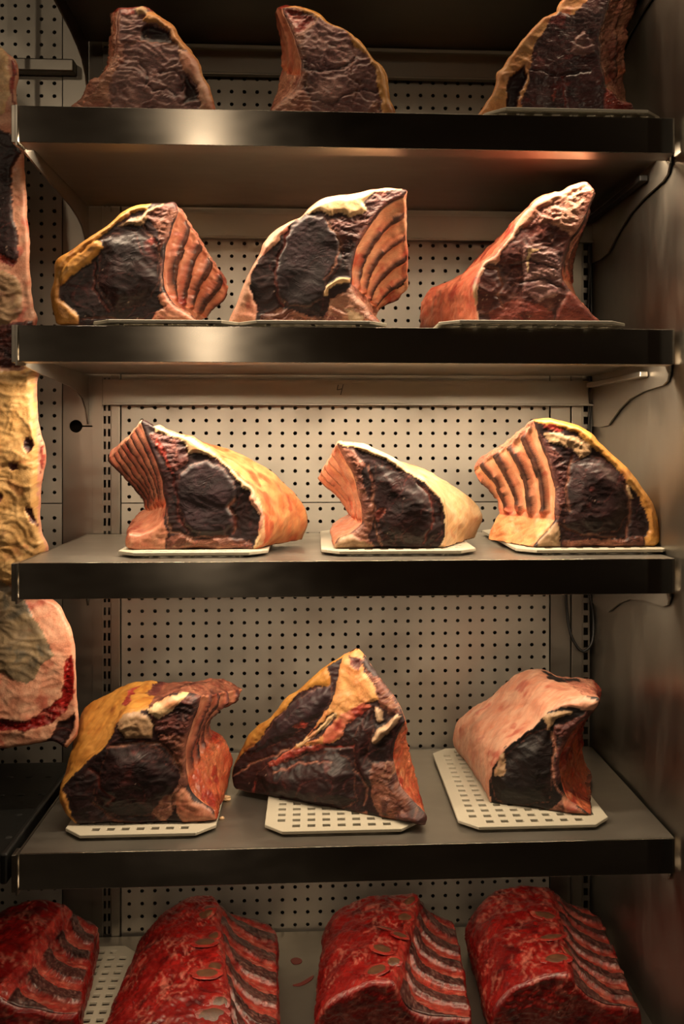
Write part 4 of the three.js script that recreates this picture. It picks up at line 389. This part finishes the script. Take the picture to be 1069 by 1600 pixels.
  {name:"hanging_beef_side",label:"long beef side hanging at the left edge, yellow fat above and dark red muscle",category:"beef side",pos:[-523.8,994.0,300.0],yaw:0.0,lean:0,L:150.0,face:"fatpink",front:{chine:[-122.9,9.7,-128.0,286.6,-122.9,600.0,-112.7,913.6,-92.3,1102.1],tip:[-51.3,1178.4,-15.4,1168.8,10.3,1154.7],fat:[18.5,1146.5,36.0,1131.1,38.1,1104.9,35.0,1073.3,38.1,1041.9,46.4,979.0,51.5,916.0,53.6,863.4,57.7,810.9,56.7,768.8,61.8,726.8,68.0,711.1,63.9,684.8,70.1,642.7,72.2,621.7,69.1,600.6,70.1,548.1,75.3,521.8,83.6,482.8,76.3,448.1,74.2,400.8,76.3,358.7,85.6,327.0,74.2,310.3,74.2,255.6,105.3,234.2,116.7,210.9,125.0,189.8,131.2,158.1,132.3,115.9,136.4,52.5,132.3,21.0],base:[116.7,-1.9,92.9,11.1,51.5,7.7,10.3,0.0,-51.3,-2.0]},back:{chine:[-172.7,-8.7,-178.3,265.8,-172.7,608.9,-161.5,929.3,-139.2,1124.3],tip:[-100.0,1205.3,-66.3,1194.6,-42.7,1183.6],fat:[-35.9,1172.3,-21.3,1155.4,-19.0,1132.4,-22.4,1103.6,-19.0,1069.2,-11.1,1011.9,-6.6,948.7,-4.3,891.2,0.2,837.2,0.2,793.5,4.7,749.9,9.2,730.3,7.0,701.5,12.6,657.9,14.9,632.6,12.6,609.5,13.7,552.0,18.3,523.2,25.0,480.6,20.5,442.7,18.3,390.9,20.5,344.8,29.6,307.9,27.3,287.2,29.6,235.4,49.9,211.0,59.0,189.1,65.8,165.9,72.6,131.3,72.6,85.2,77.2,21.7,72.6,-7.1],base:[63.5,-24.2,40.9,-18.1,1.3,-20.8,-38.2,-22.5,-94.4,-21.5]},regions:[["fat_cover","fat",4.0,[-112.7,1070.3,-51.3,1178.4,10.3,1154.7,25.7,1136.2,22.6,1115.1,30.9,1094.3,22.6,1067.8,15.4,1046.7,-10.3,1030.5]],["muscle","red",0.0,[30.9,1136.3,38.1,1125.9,39.1,1073.4,30.9,1052.2,26.8,1083.7]],["muscle","lean",4.0,[-102.5,1002.6,10.3,1017.2,25.7,1012.2,36.0,997.7,44.3,978.9,30.9,955.6,30.9,915.7,30.9,873.6,39.1,847.5,41.2,816.0,36.0,798.1,10.3,813.5,-92.3,809.3]],["muscle","red",0.0,[10.3,815.6,36.0,802.3,30.9,791.7,10.3,805.1]],["fat_cover","fatgrey",4.0,[-122.9,788.0,10.3,789.4,36.0,779.2,43.3,753.0,45.3,716.2,30.9,700.3,-10.3,684.3,-122.9,683.6]],["muscle","crustdark",3.0,[-128.0,683.5,10.3,694.9,63.9,705.8,61.8,642.7,41.2,626.8,10.3,629.8,-122.9,631.3]],["fat_cover","fathang",8.0,[-128.0,620.9,10.3,623.5,41.2,621.6,72.2,628.0,68.0,600.6,69.1,548.0,72.2,506.0,70.1,453.4,72.2,400.8,74.2,358.7,86.7,320.7,99.1,284.8,51.5,269.4,-122.9,276.1]],["muscle","red",0.0,[72.2,537.5,78.4,506.0,84.6,482.8,78.4,453.4,73.2,451.3,76.3,484.9]],["muscle","crustdark",0.0,[52.5,510.2,66.0,511.2,67.0,495.5,60.8,487.0,51.5,498.6]],["muscle","crustdark",0.0,[10.3,425.1,18.5,416.7,12.3,407.3,0.0,411.5]],["muscle","crustdark",-4.0,[53.6,400.8,63.9,394.5,70.1,374.5,70.1,367.1,61.8,371.4,55.6,390.3]],["muscle","crustdark",-2.0,[26.8,472.4,41.2,472.3,44.3,461.8,30.9,460.8]],["fat_cover","greygreen",2.0,[-133.1,271.0,10.3,280.3,49.5,248.4,61.8,222.0,82.5,185.0,99.1,156.4,72.2,137.8,63.9,114.7,51.5,106.5,10.3,126.0,-133.1,140.5]],["muscle","fresh",-3.0,[126.0,156.0,133.3,136.9,132.3,89.5,118.8,63.4,87.7,40.7,51.5,30.8,-51.3,34.6,-51.3,47.2,10.3,50.4,51.5,45.5,82.5,63.9,109.4,84.6,113.6,142.5]],["muscle","lean",-4.0,[80.4,2.9,105.3,44.6,133.3,57.9,127.1,31.6,113.6,0.2]]],side:{fat:"fatpink",tip:"fat",chine:"crust",base:"crustdark",rib:"fat"},hang:1}
];

function polyDist(px, py, P) { // signed distance to a closed polygon, negative inside
  let d = 1e9, s = 1;
  for (let i = 0, n = P.length / 2, j = n - 1; i < n; j = i, i++) {
    const ax = P[2 * i], ay = P[2 * i + 1], bx = P[2 * j], by = P[2 * j + 1], ex = bx - ax, ey = by - ay, wx = px - ax, wy = py - ay;
    const t = clamp((wx * ex + wy * ey) / (ex * ex + ey * ey + 1e-12)), dx = wx - ex * t, dy = wy - ey * t, q = dx * dx + dy * dy;
    if (q < d) d = q;
    const c1 = py >= ay, c2 = py < by, c3 = ex * wy > ey * wx;
    if ((c1 && c2 && c3) || (!c1 && !c2 && !c3)) s = -s;
  }
  return s * Math.sqrt(d);
}
function lineDist(px, py, P) { // distance to an open polyline
  let d = 1e9;
  for (let i = 2; i < P.length; i += 2) { const ax = P[i - 2], ay = P[i - 1], ex = P[i] - ax, ey = P[i + 1] - ay, wx = px - ax, wy = py - ay, t = clamp((wx * ex + wy * ey) / (ex * ex + ey * ey + 1e-12)), q = (wx - ex * t) ** 2 + (wy - ey * t) ** 2; if (q < d) d = q; }
  return Math.sqrt(d);
}
function nearest(px, py, R) { // nearest point of a closed ring [[x, y] ...]
  let d = 1e9, out = [px, py];
  for (let i = 0, n = R.length, j = n - 1; i < n; j = i, i++) {
    const ex = R[i].x - R[j].x, ey = R[i].y - R[j].y, wx = px - R[j].x, wy = py - R[j].y, t = clamp((wx * ex + wy * ey) / (ex * ex + ey * ey + 1e-12));
    const qx = R[j].x + ex * t, qy = R[j].y + ey * t, q = (px - qx) ** 2 + (py - qy) ** 2;
    if (q < d) { d = q; out = [qx, qy, j]; }
  }
  return out;
}
const DEFAULT_SIDE = { fat: 'fat_cap', tip: 'rib_tip_edge', chine: 'chine_side', base: 'underside', rib: 'rib_side' };

function buildCut(c, no) {
  const mm = (a) => a.map((v) => v / 1000), tags = Object.keys(c.front), L = c.L / 1000, lean = c.lean, off = no * 3.7 + 1.3;
  const root = thing(c.name, c.label, c.category, c.group, mm(c.pos), c.yaw);
  const fresh = c.side.fat === 'fresh';
  // rings of the front and the back outline, sampled tag by tag
  const CELL = 0.0031, curves = (S) => tags.map((t, i) => { const a = mm(S[t]), b = mm(S[tags[(i + 1) % tags.length]]), p = []; for (let k = 0; k < a.length; k += 2) p.push(new THREE.Vector3(a[k], a[k + 1], 0)); p.push(new THREE.Vector3(b[0], b[1], 0)); for (let k = p.length - 2; k > 0; k--) if (p[k].distanceTo(p[k + 1]) < 0.003 || p[k].distanceTo(p[k - 1]) < 0.002) p.splice(k, 1); return new THREE.CatmullRomCurve3(p, false, 'centripetal'); });
  const cf = curves(c.front), cb = curves(c.back), ring = { f: [], b: [] }, tagOf = [], tOf = [];
  tags.forEach((t, i) => {
    const n = Math.max(4, Math.round(Math.max(cf[i].getLength(), cb[i].getLength() * 0.8) / (t === 'base' ? 0.008 : CELL)));
    const pf = cf[i].getSpacedPoints(n), pb = cb[i].getSpacedPoints(n);
    for (let k = 0; k < n; k++) { ring.f.push(pf[k]); ring.b.push(pb[k]); tagOf.push(t); tOf.push(k / n); }
  });
  const n = ring.f.length, ROUND = 0.006, low = c.hang ? -1 : 0.0004;
  let area = 0; for (let i = 0; i < n; i++) { const p = ring.f[i], q = ring.f[(i + 1) % n]; area += p.x * q.y - q.x * p.y; }
  const wob = (x, y, z) => { // slow wobble of the whole body
    const A = 0.0032; return [A * (N(x * 19 + off, y * 19, z * 19) + 0.5 * N(x * 52 + off, y * 52, z * 52)), A * (N(x * 19, y * 19 + off, z * 19) + 0.5 * N(x * 52, y * 52 + off, z * 52)), A * N(x * 19, y * 19, z * 19 + off)];
  };
  // ---- sides
  const nz = Math.max(10, Math.round(L / 0.0034)), pos = [], idx = [], meta = [];
  const cen = (R) => { let x = 0, y = 0; for (const p of R) { x += p.x; y += p.y; } return [x / R.length, y / R.length]; };
  const [bx, by] = cen(ring.b);
  const style = (i, s) => {
    const t = tagOf[i], q = tOf[i];
    for (const m of c.marks ?? []) if (m[0] === t) { const w = 0.03 * N(q * 30 + off, s * 9, 2); if (q + w > m[1] && q + w < m[2] && s + 2 * w > m[3] && s + 2 * w < m[4]) return m[5]; }
    return c.side[t] ?? 'crust';
  };
  const ribAt = (q, s) => { // {k: which rib or -1, e: bone profile}
    const R = c.ribs, w = R.w * (1 + 0.12 * N(q * 2.5 + off, Math.floor(s * R.n) * 3.3, 4)), m = clamp(s - (R.skew ?? 0) * (1 - q) * (1 - q) + 0.03 * N(q * 3 + off, s * 4, 1.1) / Math.max(1, R.n / 3), 0, 0.9999), f = (m - R.s0) / (R.s1 - R.s0) * R.n, k = clamp(Math.floor(f), 0, R.n - 1), x = (f - k) * 2 - 1, sh = x + (1 - w) * 0.9;
    const e = 1 - (sh / w) ** 4; return { k: e > 0 ? k : -1, e: Math.sqrt(Math.max(0, e)), x: sh / w };
  };
  for (let j = -1; j <= nz; j++) {
    const s = Math.max(0, j) / nz;
    for (let i = 0; i < n; i++) {
      const f = ring.f[i], b = ring.b[i];
      let x = lerp(f.x, b.x, s), y = lerp(f.y, b.y, s), z = -(lean * f.y + ROUND) * (1 - s) - L * s;
      if (j < 0) { const p = ring.f[(i + n - 1) % n], q = ring.f[(i + 1) % n], l = Math.hypot(q.x - p.x, q.y - p.y) || 1, sg = area < 0 ? 1 : -1; x += sg * (q.y - p.y) / l * 0.004; y += -sg * (q.x - p.x) / l * 0.004; z -= 0.001; }
      if (s > 0.88) { const e = (s - 0.88) / 0.12, k = Math.sqrt(1 - e * e * 0.55); x = lerp(bx, x, k); y = lerp(by, y, k); }
      const d = wob(x, y, z); pos.push(x + d[0], Math.max(low, y + d[1]), z + d[2]); meta.push(style(i, s));
    }
  }
  for (let j = 0; j <= nz; j++) for (let i = 0; i < n; i++) { const a = j * n + i, b = j * n + (i + 1) % n, d = a + n, e = b + n; idx.push(a, d, b, b, d, e); }
  { const e0 = (nz + 1) * n; const m = pos.length / 3; pos.push(bx, by, -L - 0.004); meta.push('crust'); for (let i = 0; i < n; i++) idx.push(e0 + i, m, e0 + (i + 1) % n); }
  if (area > 0) for (let k = 0; k < idx.length; k += 3) { const t = idx[k + 1]; idx[k + 1] = idx[k + 2]; idx[k + 2] = t; }
  const side = new THREE.BufferGeometry(); side.setAttribute('position', new THREE.Float32BufferAttribute(pos, 3)); side.setIndex(idx); side.computeVertexNormals();
  const sp = side.attributes.position, sn = side.attributes.normal, col = new Float32Array(sp.count * 3), ribOf = new Int16Array(sp.count).fill(-2);
  for (let v = 0; v < sp.count; v++) {
    const j = Math.floor(v / n) - 1, i = v % n, s = Math.max(0, j) / nz, last = v === sp.count - 1; let st = meta[v], h = 0, x = sp.getX(v), y = sp.getY(v), z = sp.getZ(v);
    if (!last && tagOf[i] === 'rib' && c.ribs) {
      const q = tOf[i], r = ribAt(q, s), fade = sstep(0, 0.06, q) * sstep(0, 0.04, 1 - q) * (0.25 + 0.75 * sstep(0, 0.05, s));
      ribOf[v] = r.k; st = r.k >= 0 ? c.ribs.style : c.ribs.inter; h = c.ribs.h * 1.3 * (r.e - 0.55) * fade;
    }
    const edge = sstep(0, 0.03, s) * (1 - 0.7 * sstep(0.9, 1, s));
    h += relief(st, x + off, y, z) * edge;
    if (j >= 0) sp.setXYZ(v, x + sn.getX(v) * h, Math.max(low, y + sn.getY(v) * h), z + sn.getZ(v) * h);
    let t = tone(st, x + off, y, z, (tOf[i] ?? 0), s * L);
    if (ribOf[v] >= 0) { // dried blood along one edge of each bone, fat and membrane at the roots
      const q = tOf[i], e = ribAt(q, s).x; t = mix(t, STYLE[st].c, 0.5 * sstep(0.35, 0.85, e + 0.5 * N(q * 7 + off, s * 30, 2)));
    }
    if (ribOf[v] >= -1 && !fresh) { const q = tOf[i], rq = tags.indexOf('chine') < tags.indexOf('rib') ? q : 1 - q; t = mix(t, tone('membrane', x + off, y, z), 0.85 * sstep(0.14, 0.03, rq + 0.1 * N(x * 60 + off, y * 60, z * 60))); }
    col.set(t, v * 3); meta[v] = st;
  }
  side.setAttribute('color', new THREE.BufferAttribute(col, 3)); side.computeVertexNormals();
  // ---- cut face: a grid whose border is drawn onto the outline
  const G = c.hang ? 0.0024 : fresh ? 0.003 : 0.0022, R = ring.f; let x0 = 1e9, x1 = -1e9, y0 = 1e9, y1 = -1e9; for (const p of R) { x0 = Math.min(x0, p.x); x1 = Math.max(x1, p.x); y0 = Math.min(y0, p.y); y1 = Math.max(y1, p.y); }
  x0 -= 2 * G; y0 -= 2 * G; const gx = Math.ceil((x1 - x0) / G) + 3, gy = Math.ceil((y1 - y0) / G) + 3, flat = R.flatMap((p) => [p.x, p.y]);
  const D = new Float32Array(gx * gy);
  for (let j = 0; j < gy; j++) for (let i = 0; i < gx; i++) D[j * gx + i] = polyDist(x0 + i * G, y0 + j * G, flat);
  const id = new Int32Array(gx * gy).fill(-1), cp = [], cm = [], cc = [], ci = [];
  const regs = c.regions.map(([nm, st, h, poly, ramp]) => ({ nm, st, h: h / 1000, poly: mm(poly), ramp: (ramp ?? 6) / 1000 }));
  const seams = (c.seams ?? []).map(([st, w, dp, pl]) => ({ st, w: w / 1000, dp: dp / 1000, pl: mm(pl) }));
  const base = { nm: STYLE[c.face].kind === 'fat' ? 'fat_cap' : 'lean_face', st: c.face };
  const rimFat = { nm: c.hang ? 'fat_edge' : fresh ? 'outer_meat' : 'fat_cap', st: c.side.fat };
  const vert = (i, j) => {
    const k = j * gx + i; if (id[k] >= 0) return id[k];
    let x = x0 + i * G, y = y0 + j * G, d = -D[k]; if (d < 0.25 * G) { [x, y] = nearest(x, y, R); d = 0; }
    const wx = x + 0.0028 * N(x * 80 + off, y * 80, 1) + 0.0009 * N(x * 240 + off, y * 240, 1), wy = y + 0.0028 * N(x * 80, y * 80 + off, 5) + 0.0009 * N(x * 240, y * 240 + off, 5);
    let who = base, wd = 1, h = 0;
    for (const r of regs) { const q = polyDist(wx, wy, r.poly); if (q < 0) { who = r; wd = -q; } h = lerp(h, r.h, sstep(0.002, -r.ramp, q)); }
    let sw = 0, ss = null;
    for (const m of seams) { const q = lineDist(wx + 0.004 * N(x * 50 + off, y * 50, 9), wy + 0.004 * N(x * 50, y * 50 + off, 2), m.pl), k = Math.exp(-((q / m.w) ** 2)); h -= m.dp * Math.exp(-((q / (m.w * 1.6)) ** 2)); if (k > sw) { sw = k; ss = m.st; } }
    if (d < 0.006) { const [, , jj] = nearest(x, y, R); if (tagOf[jj] === 'fat' && d < 0.0026 + 0.0014 * N(x * 110 + off, y * 110, 8)) { who = rimFat; wd = 1; } }
    const inner = sstep(0, 0.012, d), e = clamp((ROUND - d) / ROUND), z = -lean * y - ROUND * (1 - Math.sqrt(1 - e * e));
    const w = wob(x, y, -lean * y - ROUND), rl = relief(who.st, x + off, y, z);
    const zz = z + (h + rl) * inner + 0.004 * inner * N(x * 14 + off, y * 14, 3);
    let t = tone(who.st, x + off, y, z, y * 4, x);
    if (who !== base && wd < 0.0016 && STYLE[who.st].kind !== 'fat') t = mix(t, tone('crust', x + off, y, z), 0.35);
    if (ss) t = mix(t, tone(ss, x + off, y, z, y * 4, x), sw * 0.85);
    cp.push(x + w[0], Math.max(low, y + w[1]), zz + w[2]); cc.push(...t); cm.push(who);
    return id[k] = cp.length / 3 - 1;
  };
  for (let j = 0; j < gy - 1; j++) for (let i = 0; i < gx - 1; i++) {
    const k = j * gx + i, q = [D[k], D[k + 1], D[k + gx + 1], D[k + gx]]; if (Math.min(...q) > -0.25 * G) continue;
    const a = vert(i, j), b = vert(i + 1, j), d = vert(i + 1, j + 1), e = vert(i, j + 1); ci.push(a, b, d, a, d, e);
  }
  const cap = new THREE.BufferGeometry(); cap.setAttribute('position', new THREE.Float32BufferAttribute(cp, 3)); cap.setAttribute('color', new THREE.Float32BufferAttribute(cc, 3)); cap.setIndex(ci); cap.computeVertexNormals();
  // ---- hand the triangles out to the parts
  const bags = new Map(), put = (name, kind, src, a, b, d) => { const key = name + '|' + kind; if (!bags.has(key)) bags.set(key, { name: name.split('#')[0], kind, v: [], idx: [], map: new Map() }); const B = bags.get(key); for (const q of [a, b, d]) { const kk = src === cap ? q : q + 1e7; let w = B.map.get(kk); if (w === undefined) { w = B.v.length; B.v.push([src, q]); B.map.set(kk, w); } B.idx.push(w); } };
  for (let k = 0; k < ci.length; k += 3) { const w = cm[ci[k]] === cm[ci[k + 1]] ? cm[ci[k]] : cm[ci[k + 2]]; put(w.nm, STYLE[w.st].kind, cap, ci[k], ci[k + 1], ci[k + 2]); }
  const names = { ...DEFAULT_SIDE }; if (fresh) { names.fat = 'outer_meat'; names.tip = 'ridge'; names.chine = 'rib_cut_edge'; } if (c.hang) { names.fat = 'fat_edge'; names.tip = 'top_edge'; names.chine = 'inner_edge'; } if (!c.ribs) names.rib = 'cut_edge';
  for (let k = 0; k < idx.length; k += 3) {
    const v = idx[k], i = Math.min(idx[k], idx[k + 1], idx[k + 2]) % n, t = v === sp.count - 1 ? 'base' : tagOf[i];
    if (t === 'rib' && c.ribs) { const r = [0, 1, 2].map((q) => ribOf[idx[k + q]]), m = r[0] === r[1] ? r[0] : r[2] >= -1 ? r[2] : r[0]; if (m >= 0) put('rib_bone#' + m, STYLE[c.ribs.style].kind, side, ...[0, 1, 2].map((q) => idx[k + q])); else put('meat_between_ribs', STYLE[c.ribs.inter].kind, side, ...[0, 1, 2].map((q) => idx[k + q])); }
    else put(names[t], STYLE[c.side[t] ?? 'crust'].kind, side, ...[0, 1, 2].map((q) => idx[k + q]));
  }
  const pieces = [], tiny = [], home = new Map(), keyOf = (w) => (w[0] === cap ? w[1] : w[1] + 1e7);
  for (const B of bags.values()) { // each connected piece is a part; slivers join a neighbour
    const up = B.v.map((_, i) => i), find = (i) => { while (up[i] !== i) i = up[i] = up[up[i]]; return i; };
    for (let k = 0; k < B.idx.length; k += 3) { up[find(B.idx[k])] = find(B.idx[k + 1]); up[find(B.idx[k + 1])] = find(B.idx[k + 2]); }
    const by = new Map(); for (let k = 0; k < B.idx.length; k += 3) { const r = find(B.idx[k]); if (!by.has(r)) by.set(r, []); by.get(r).push(k); }
    for (const ks of by.values()) {
      const tris = ks.flatMap((k) => [0, 1, 2].map((q) => B.v[B.idx[k + q]]));
      if (ks.length < 70) { tiny.push(tris); continue; }
      const P = { name: B.name, kind: B.kind, tris }; pieces.push(P); for (const w of tris) home.set(keyOf(w), P);
    }
  }
  for (const t of tiny) { let P; for (const w of t) P ??= home.get(keyOf(w)); if (P) P.tris.push(...t); else pieces.push({ name: 'meat_scrap', kind: 'crust', tris: t }); }
  for (const P of pieces) { const m = new Map(); P.v = []; P.idx = P.tris.map((w) => { const k = keyOf(w); if (!m.has(k)) { m.set(k, P.v.length); P.v.push(w); } return m.get(k); }); }
  for (const B of pieces) {
    const g = new THREE.BufferGeometry(), p = [], nn = [], cl = [], uv = [];
    for (const [src, q] of B.v) { const a = src.attributes; const x = a.position.getX(q), y = a.position.getY(q), z = a.position.getZ(q); p.push(x, y, z); nn.push(a.normal.getX(q), a.normal.getY(q), a.normal.getZ(q)); cl.push(a.color.getX(q), a.color.getY(q), a.color.getZ(q)); uv.push(x + 0.73 * z, y + 0.61 * z); }
    g.setAttribute('position', new THREE.Float32BufferAttribute(p, 3)); g.setAttribute('normal', new THREE.Float32BufferAttribute(nn, 3)); g.setAttribute('color', new THREE.Float32BufferAttribute(cl, 3)); g.setAttribute('uv', new THREE.Float32BufferAttribute(uv, 2)); g.setIndex(B.idx);
    part(B.name, g, MEAT[B.kind], root);
  }
  // ---- cut vertebrae set into the surface
  for (const [t, q, s, ra, rb, st] of c.knobs ?? []) {
    let i = tagOf.indexOf(t); while (tagOf[i + 1] === t && tOf[i] < q) i++;
    const v = (Math.round(s * nz) + 1) * n + i, P = new THREE.Vector3(sp.getX(v), sp.getY(v), sp.getZ(v)), nr = new THREE.Vector3(side.attributes.normal.getX(v), side.attributes.normal.getY(v), side.attributes.normal.getZ(v)).normalize();
    const mk = (k, hh, stl) => { const g = new THREE.SphereGeometry(1, 28, 16); const pp = g.attributes.position, cc2 = []; for (let w = 0; w < pp.count; w++) { const a = Math.atan2(pp.getY(w), pp.getX(w)), wv = 1 + 0.16 * N(Math.cos(a) * 1.4 + s * 9, Math.sin(a) * 1.4, q * 9 + no); pp.setXYZ(w, pp.getX(w) * ra * k * wv, pp.getY(w) * rb * k * wv, pp.getZ(w) * hh); cc2.push(...tone(stl, pp.getX(w) + s + off, pp.getY(w), pp.getZ(w))); } g.setAttribute('color', new THREE.Float32BufferAttribute(cc2, 3)); g.computeVertexNormals(); g.applyQuaternion(new THREE.Quaternion().setFromUnitVectors(new THREE.Vector3(0, 0, 1), nr)); g.translate(P.x, P.y, P.z); return metricUV(g); };
    const vb = part('vertebra', mk(1.25, 0.0020, 'freshfat'), MEAT.wet, root); part('cut_bone', mk(1, 0.0027, st), MEAT.bone, vb);
  }
  shade(root);
  return root;
}
CUTS.forEach((c, i) => buildCut(c, i));

// hook and rail that carry the hanging side (above the frame)
{
  const g = thing('meat_hook', 'steel hook on a rail carrying the hanging beef side', 'hook', null);
  part('hook', tube([[-0.585, 2.60, 0.135], [-0.585, 2.35, 0.135], [-0.585, 2.17, 0.135], [-0.575, 2.12, 0.135], [-0.56, 2.10, 0.135]], 0.005), M.steel, g);
  part('rail', box(-0.99, -0.46, 2.60, 2.63, 0.12, 0.15, 0.003), M.steel, g);
  part('rail_hanger', box(-0.8, -0.79, 2.63, 2.66, 0.125, 0.145), M.steel, g);
  shade(g);
}

// crumbs of fat on the lowest shelf, blood on the cabinet floor
function crumb(label, x, z, y, r) {
  const g = new THREE.IcosahedronGeometry(r, 2), p = g.attributes.position;
  for (let i = 0; i < p.count; i++) { const k = 1 + 0.5 * N(p.getX(i) * 160 + x * 50, p.getY(i) * 160, p.getZ(i) * 160); p.setXYZ(i, p.getX(i) * k * 1.3, p.getY(i) * k * 0.7, p.getZ(i) * k); }
  g.computeVertexNormals();
  const m = new THREE.Mesh(g, M.crumb); m.name = numbered('fat_crumb'); m.position.set(x, y + r * 0.55, z); m.userData = { label, category: 'crumb', group: 'fat crumbs on the lowest shelf' }; scene.add(shade(m));
}
crumb('larger fat crumb beside the mustard fat roast', -0.1493, 0.2575, 0.8874, 0.007);
crumb('small fat crumb in front, between two white mats', -0.1482, 0.3374, 0.8874, 0.0035);
function stain(label, pts, y) {
  const c = new THREE.CatmullRomCurve3(pts.map(([x, z]) => new THREE.Vector3(x, -z, 0)), true), s = new THREE.Shape(c.getPoints(40).map((p) => new THREE.Vector2(p.x, p.y)));
  const g = new THREE.ExtrudeGeometry(s, { depth: 0.0004, bevelEnabled: true, bevelSize: 0.0006, bevelThickness: 0.0004, bevelSegments: 2 }); g.rotateX(-Math.PI / 2);
  const m = new THREE.Mesh(g, M.blood); m.name = numbered('blood_stain'); m.position.y = y + 0.0004; m.userData = { label, category: 'stain', group: 'blood stains on the cabinet floor' }; scene.add(shade(m));
}
stain('round blood stain between the two middle racks', [[-0.0417, 0.1102], [-0.0335, 0.1041], [-0.0226, 0.1113], [-0.0237, 0.1221], [-0.0343, 0.1259], [-0.0403, 0.1190]], FLOOR);
stain('smeared blood streak left of the bright red rack', [[-0.0364, 0.1942], [-0.0228, 0.1869], [0.0000, 0.1658], [-0.0046, 0.1799], [-0.0250, 0.1968]], FLOOR);
stain('faint blood spot beside the white mat corner', [[-0.3568, 0.1662], [-0.3489, 0.1606], [-0.3423, 0.1711], [-0.3471, 0.1808]], FLOOR);

// ---------------------------------------------------------------- the shop in front of the cabinet: dim, with one warm lamp behind the viewer
{
  const wf = structure('wall_front', 'dim shop wall behind the viewer'); part('plaster', box(-2.6, 2.6, 0, 3.1, 4.4, 4.5), M.roomWall, wf);
  const w2 = structure('wall_side', 'dim shop side walls'); part('plaster', box(-2.7, -2.6, 0, 3.1, -0.45, 4.5), M.roomWall, w2); part('plaster', box(2.6, 2.7, 0, 3.1, -0.45, 4.5), M.roomWall, w2);
  const w3 = structure('wall_facade', 'shop wall around the cabinet opening');
  part('plaster', box(-2.6, -1.04, 0, 3.1, -0.45, 0.3), M.roomWall, w3); part('plaster', box(0.63, 2.6, 0, 3.1, -0.45, 0.3), M.roomWall, w3); part('plaster', box(-1.04, 0.63, 2.8, 3.1, -0.45, 0.3), M.roomWall, w3); part('plaster', box(-1.04, 0.63, 0, 0.3, -0.45, 0.3), M.roomWall, w3); part('plaster', box(-1.04, 0.63, 0.3, 2.8, -0.45, -0.33), M.roomWall, w3);
  const f2 = structure('floor_shop', 'dark shop floor'); part('tiles', box(-2.7, 2.7, -0.1, 0, -0.45, 4.5), M.roomFloor, f2);
  const c2 = structure('ceiling_shop', 'dark shop ceiling'); part('plaster', box(-2.7, 2.7, 3.1, 3.2, -0.45, 4.5), M.roomWall, c2);
  const lamp = thing('pendant_lamp', 'warm pendant lamp of the shop behind the viewer', 'lamp', null, [-0.45, 2.35, 3.0]);
  part('cord', tube([[0, 0.75, 0], [0, 0.4, 0], [0, 0.12, 0]], 0.004), M.cable, lamp);
  part('shade', new THREE.LatheGeometry([[0.02, 0.14], [0.05, 0.12], [0.12, 0.02], [0.13, 0], [0.126, 0], [0.116, 0.02], [0.046, 0.116], [0.02, 0.135]].map(([a, b]) => new THREE.Vector2(a, b)), 32), M.black, lamp);
  part('bulb', new THREE.SphereGeometry(0.045, 20, 14), new THREE.MeshStandardMaterial({ color: 0xfff0d8, emissive: 0xffb870, emissiveIntensity: 12 }), lamp);
  const pl = new THREE.PointLight(WARM, 1.8); pl.castShadow = true; pl.shadow.radius = 2; pl.name = 'bulb_light'; lamp.add(pl);
  shade(lamp);
  for (const [x, label] of [[-1.5, 'ceiling spot of the shop, left of the viewer'], [2.0, 'ceiling spot of the shop, right of the viewer']]) {
    const sp = thing('ceiling_spot', label, 'lamp', null, [x, 2.95, 2.7]);
    part('housing', new THREE.CylinderGeometry(0.05, 0.05, 0.15, 24), M.black, sp).position.y = 0.075;
    part('lens', new THREE.CylinderGeometry(0.045, 0.045, 0.006, 24), M.led, sp).position.y = -0.004;
    const q = new THREE.PointLight(WARM, 1.5); q.position.y = -0.03; q.castShadow = true; q.shadow.radius = 2; q.name = 'spot_light'; sp.add(q); shade(sp);
  }
}
renderer.render(scene, camera);
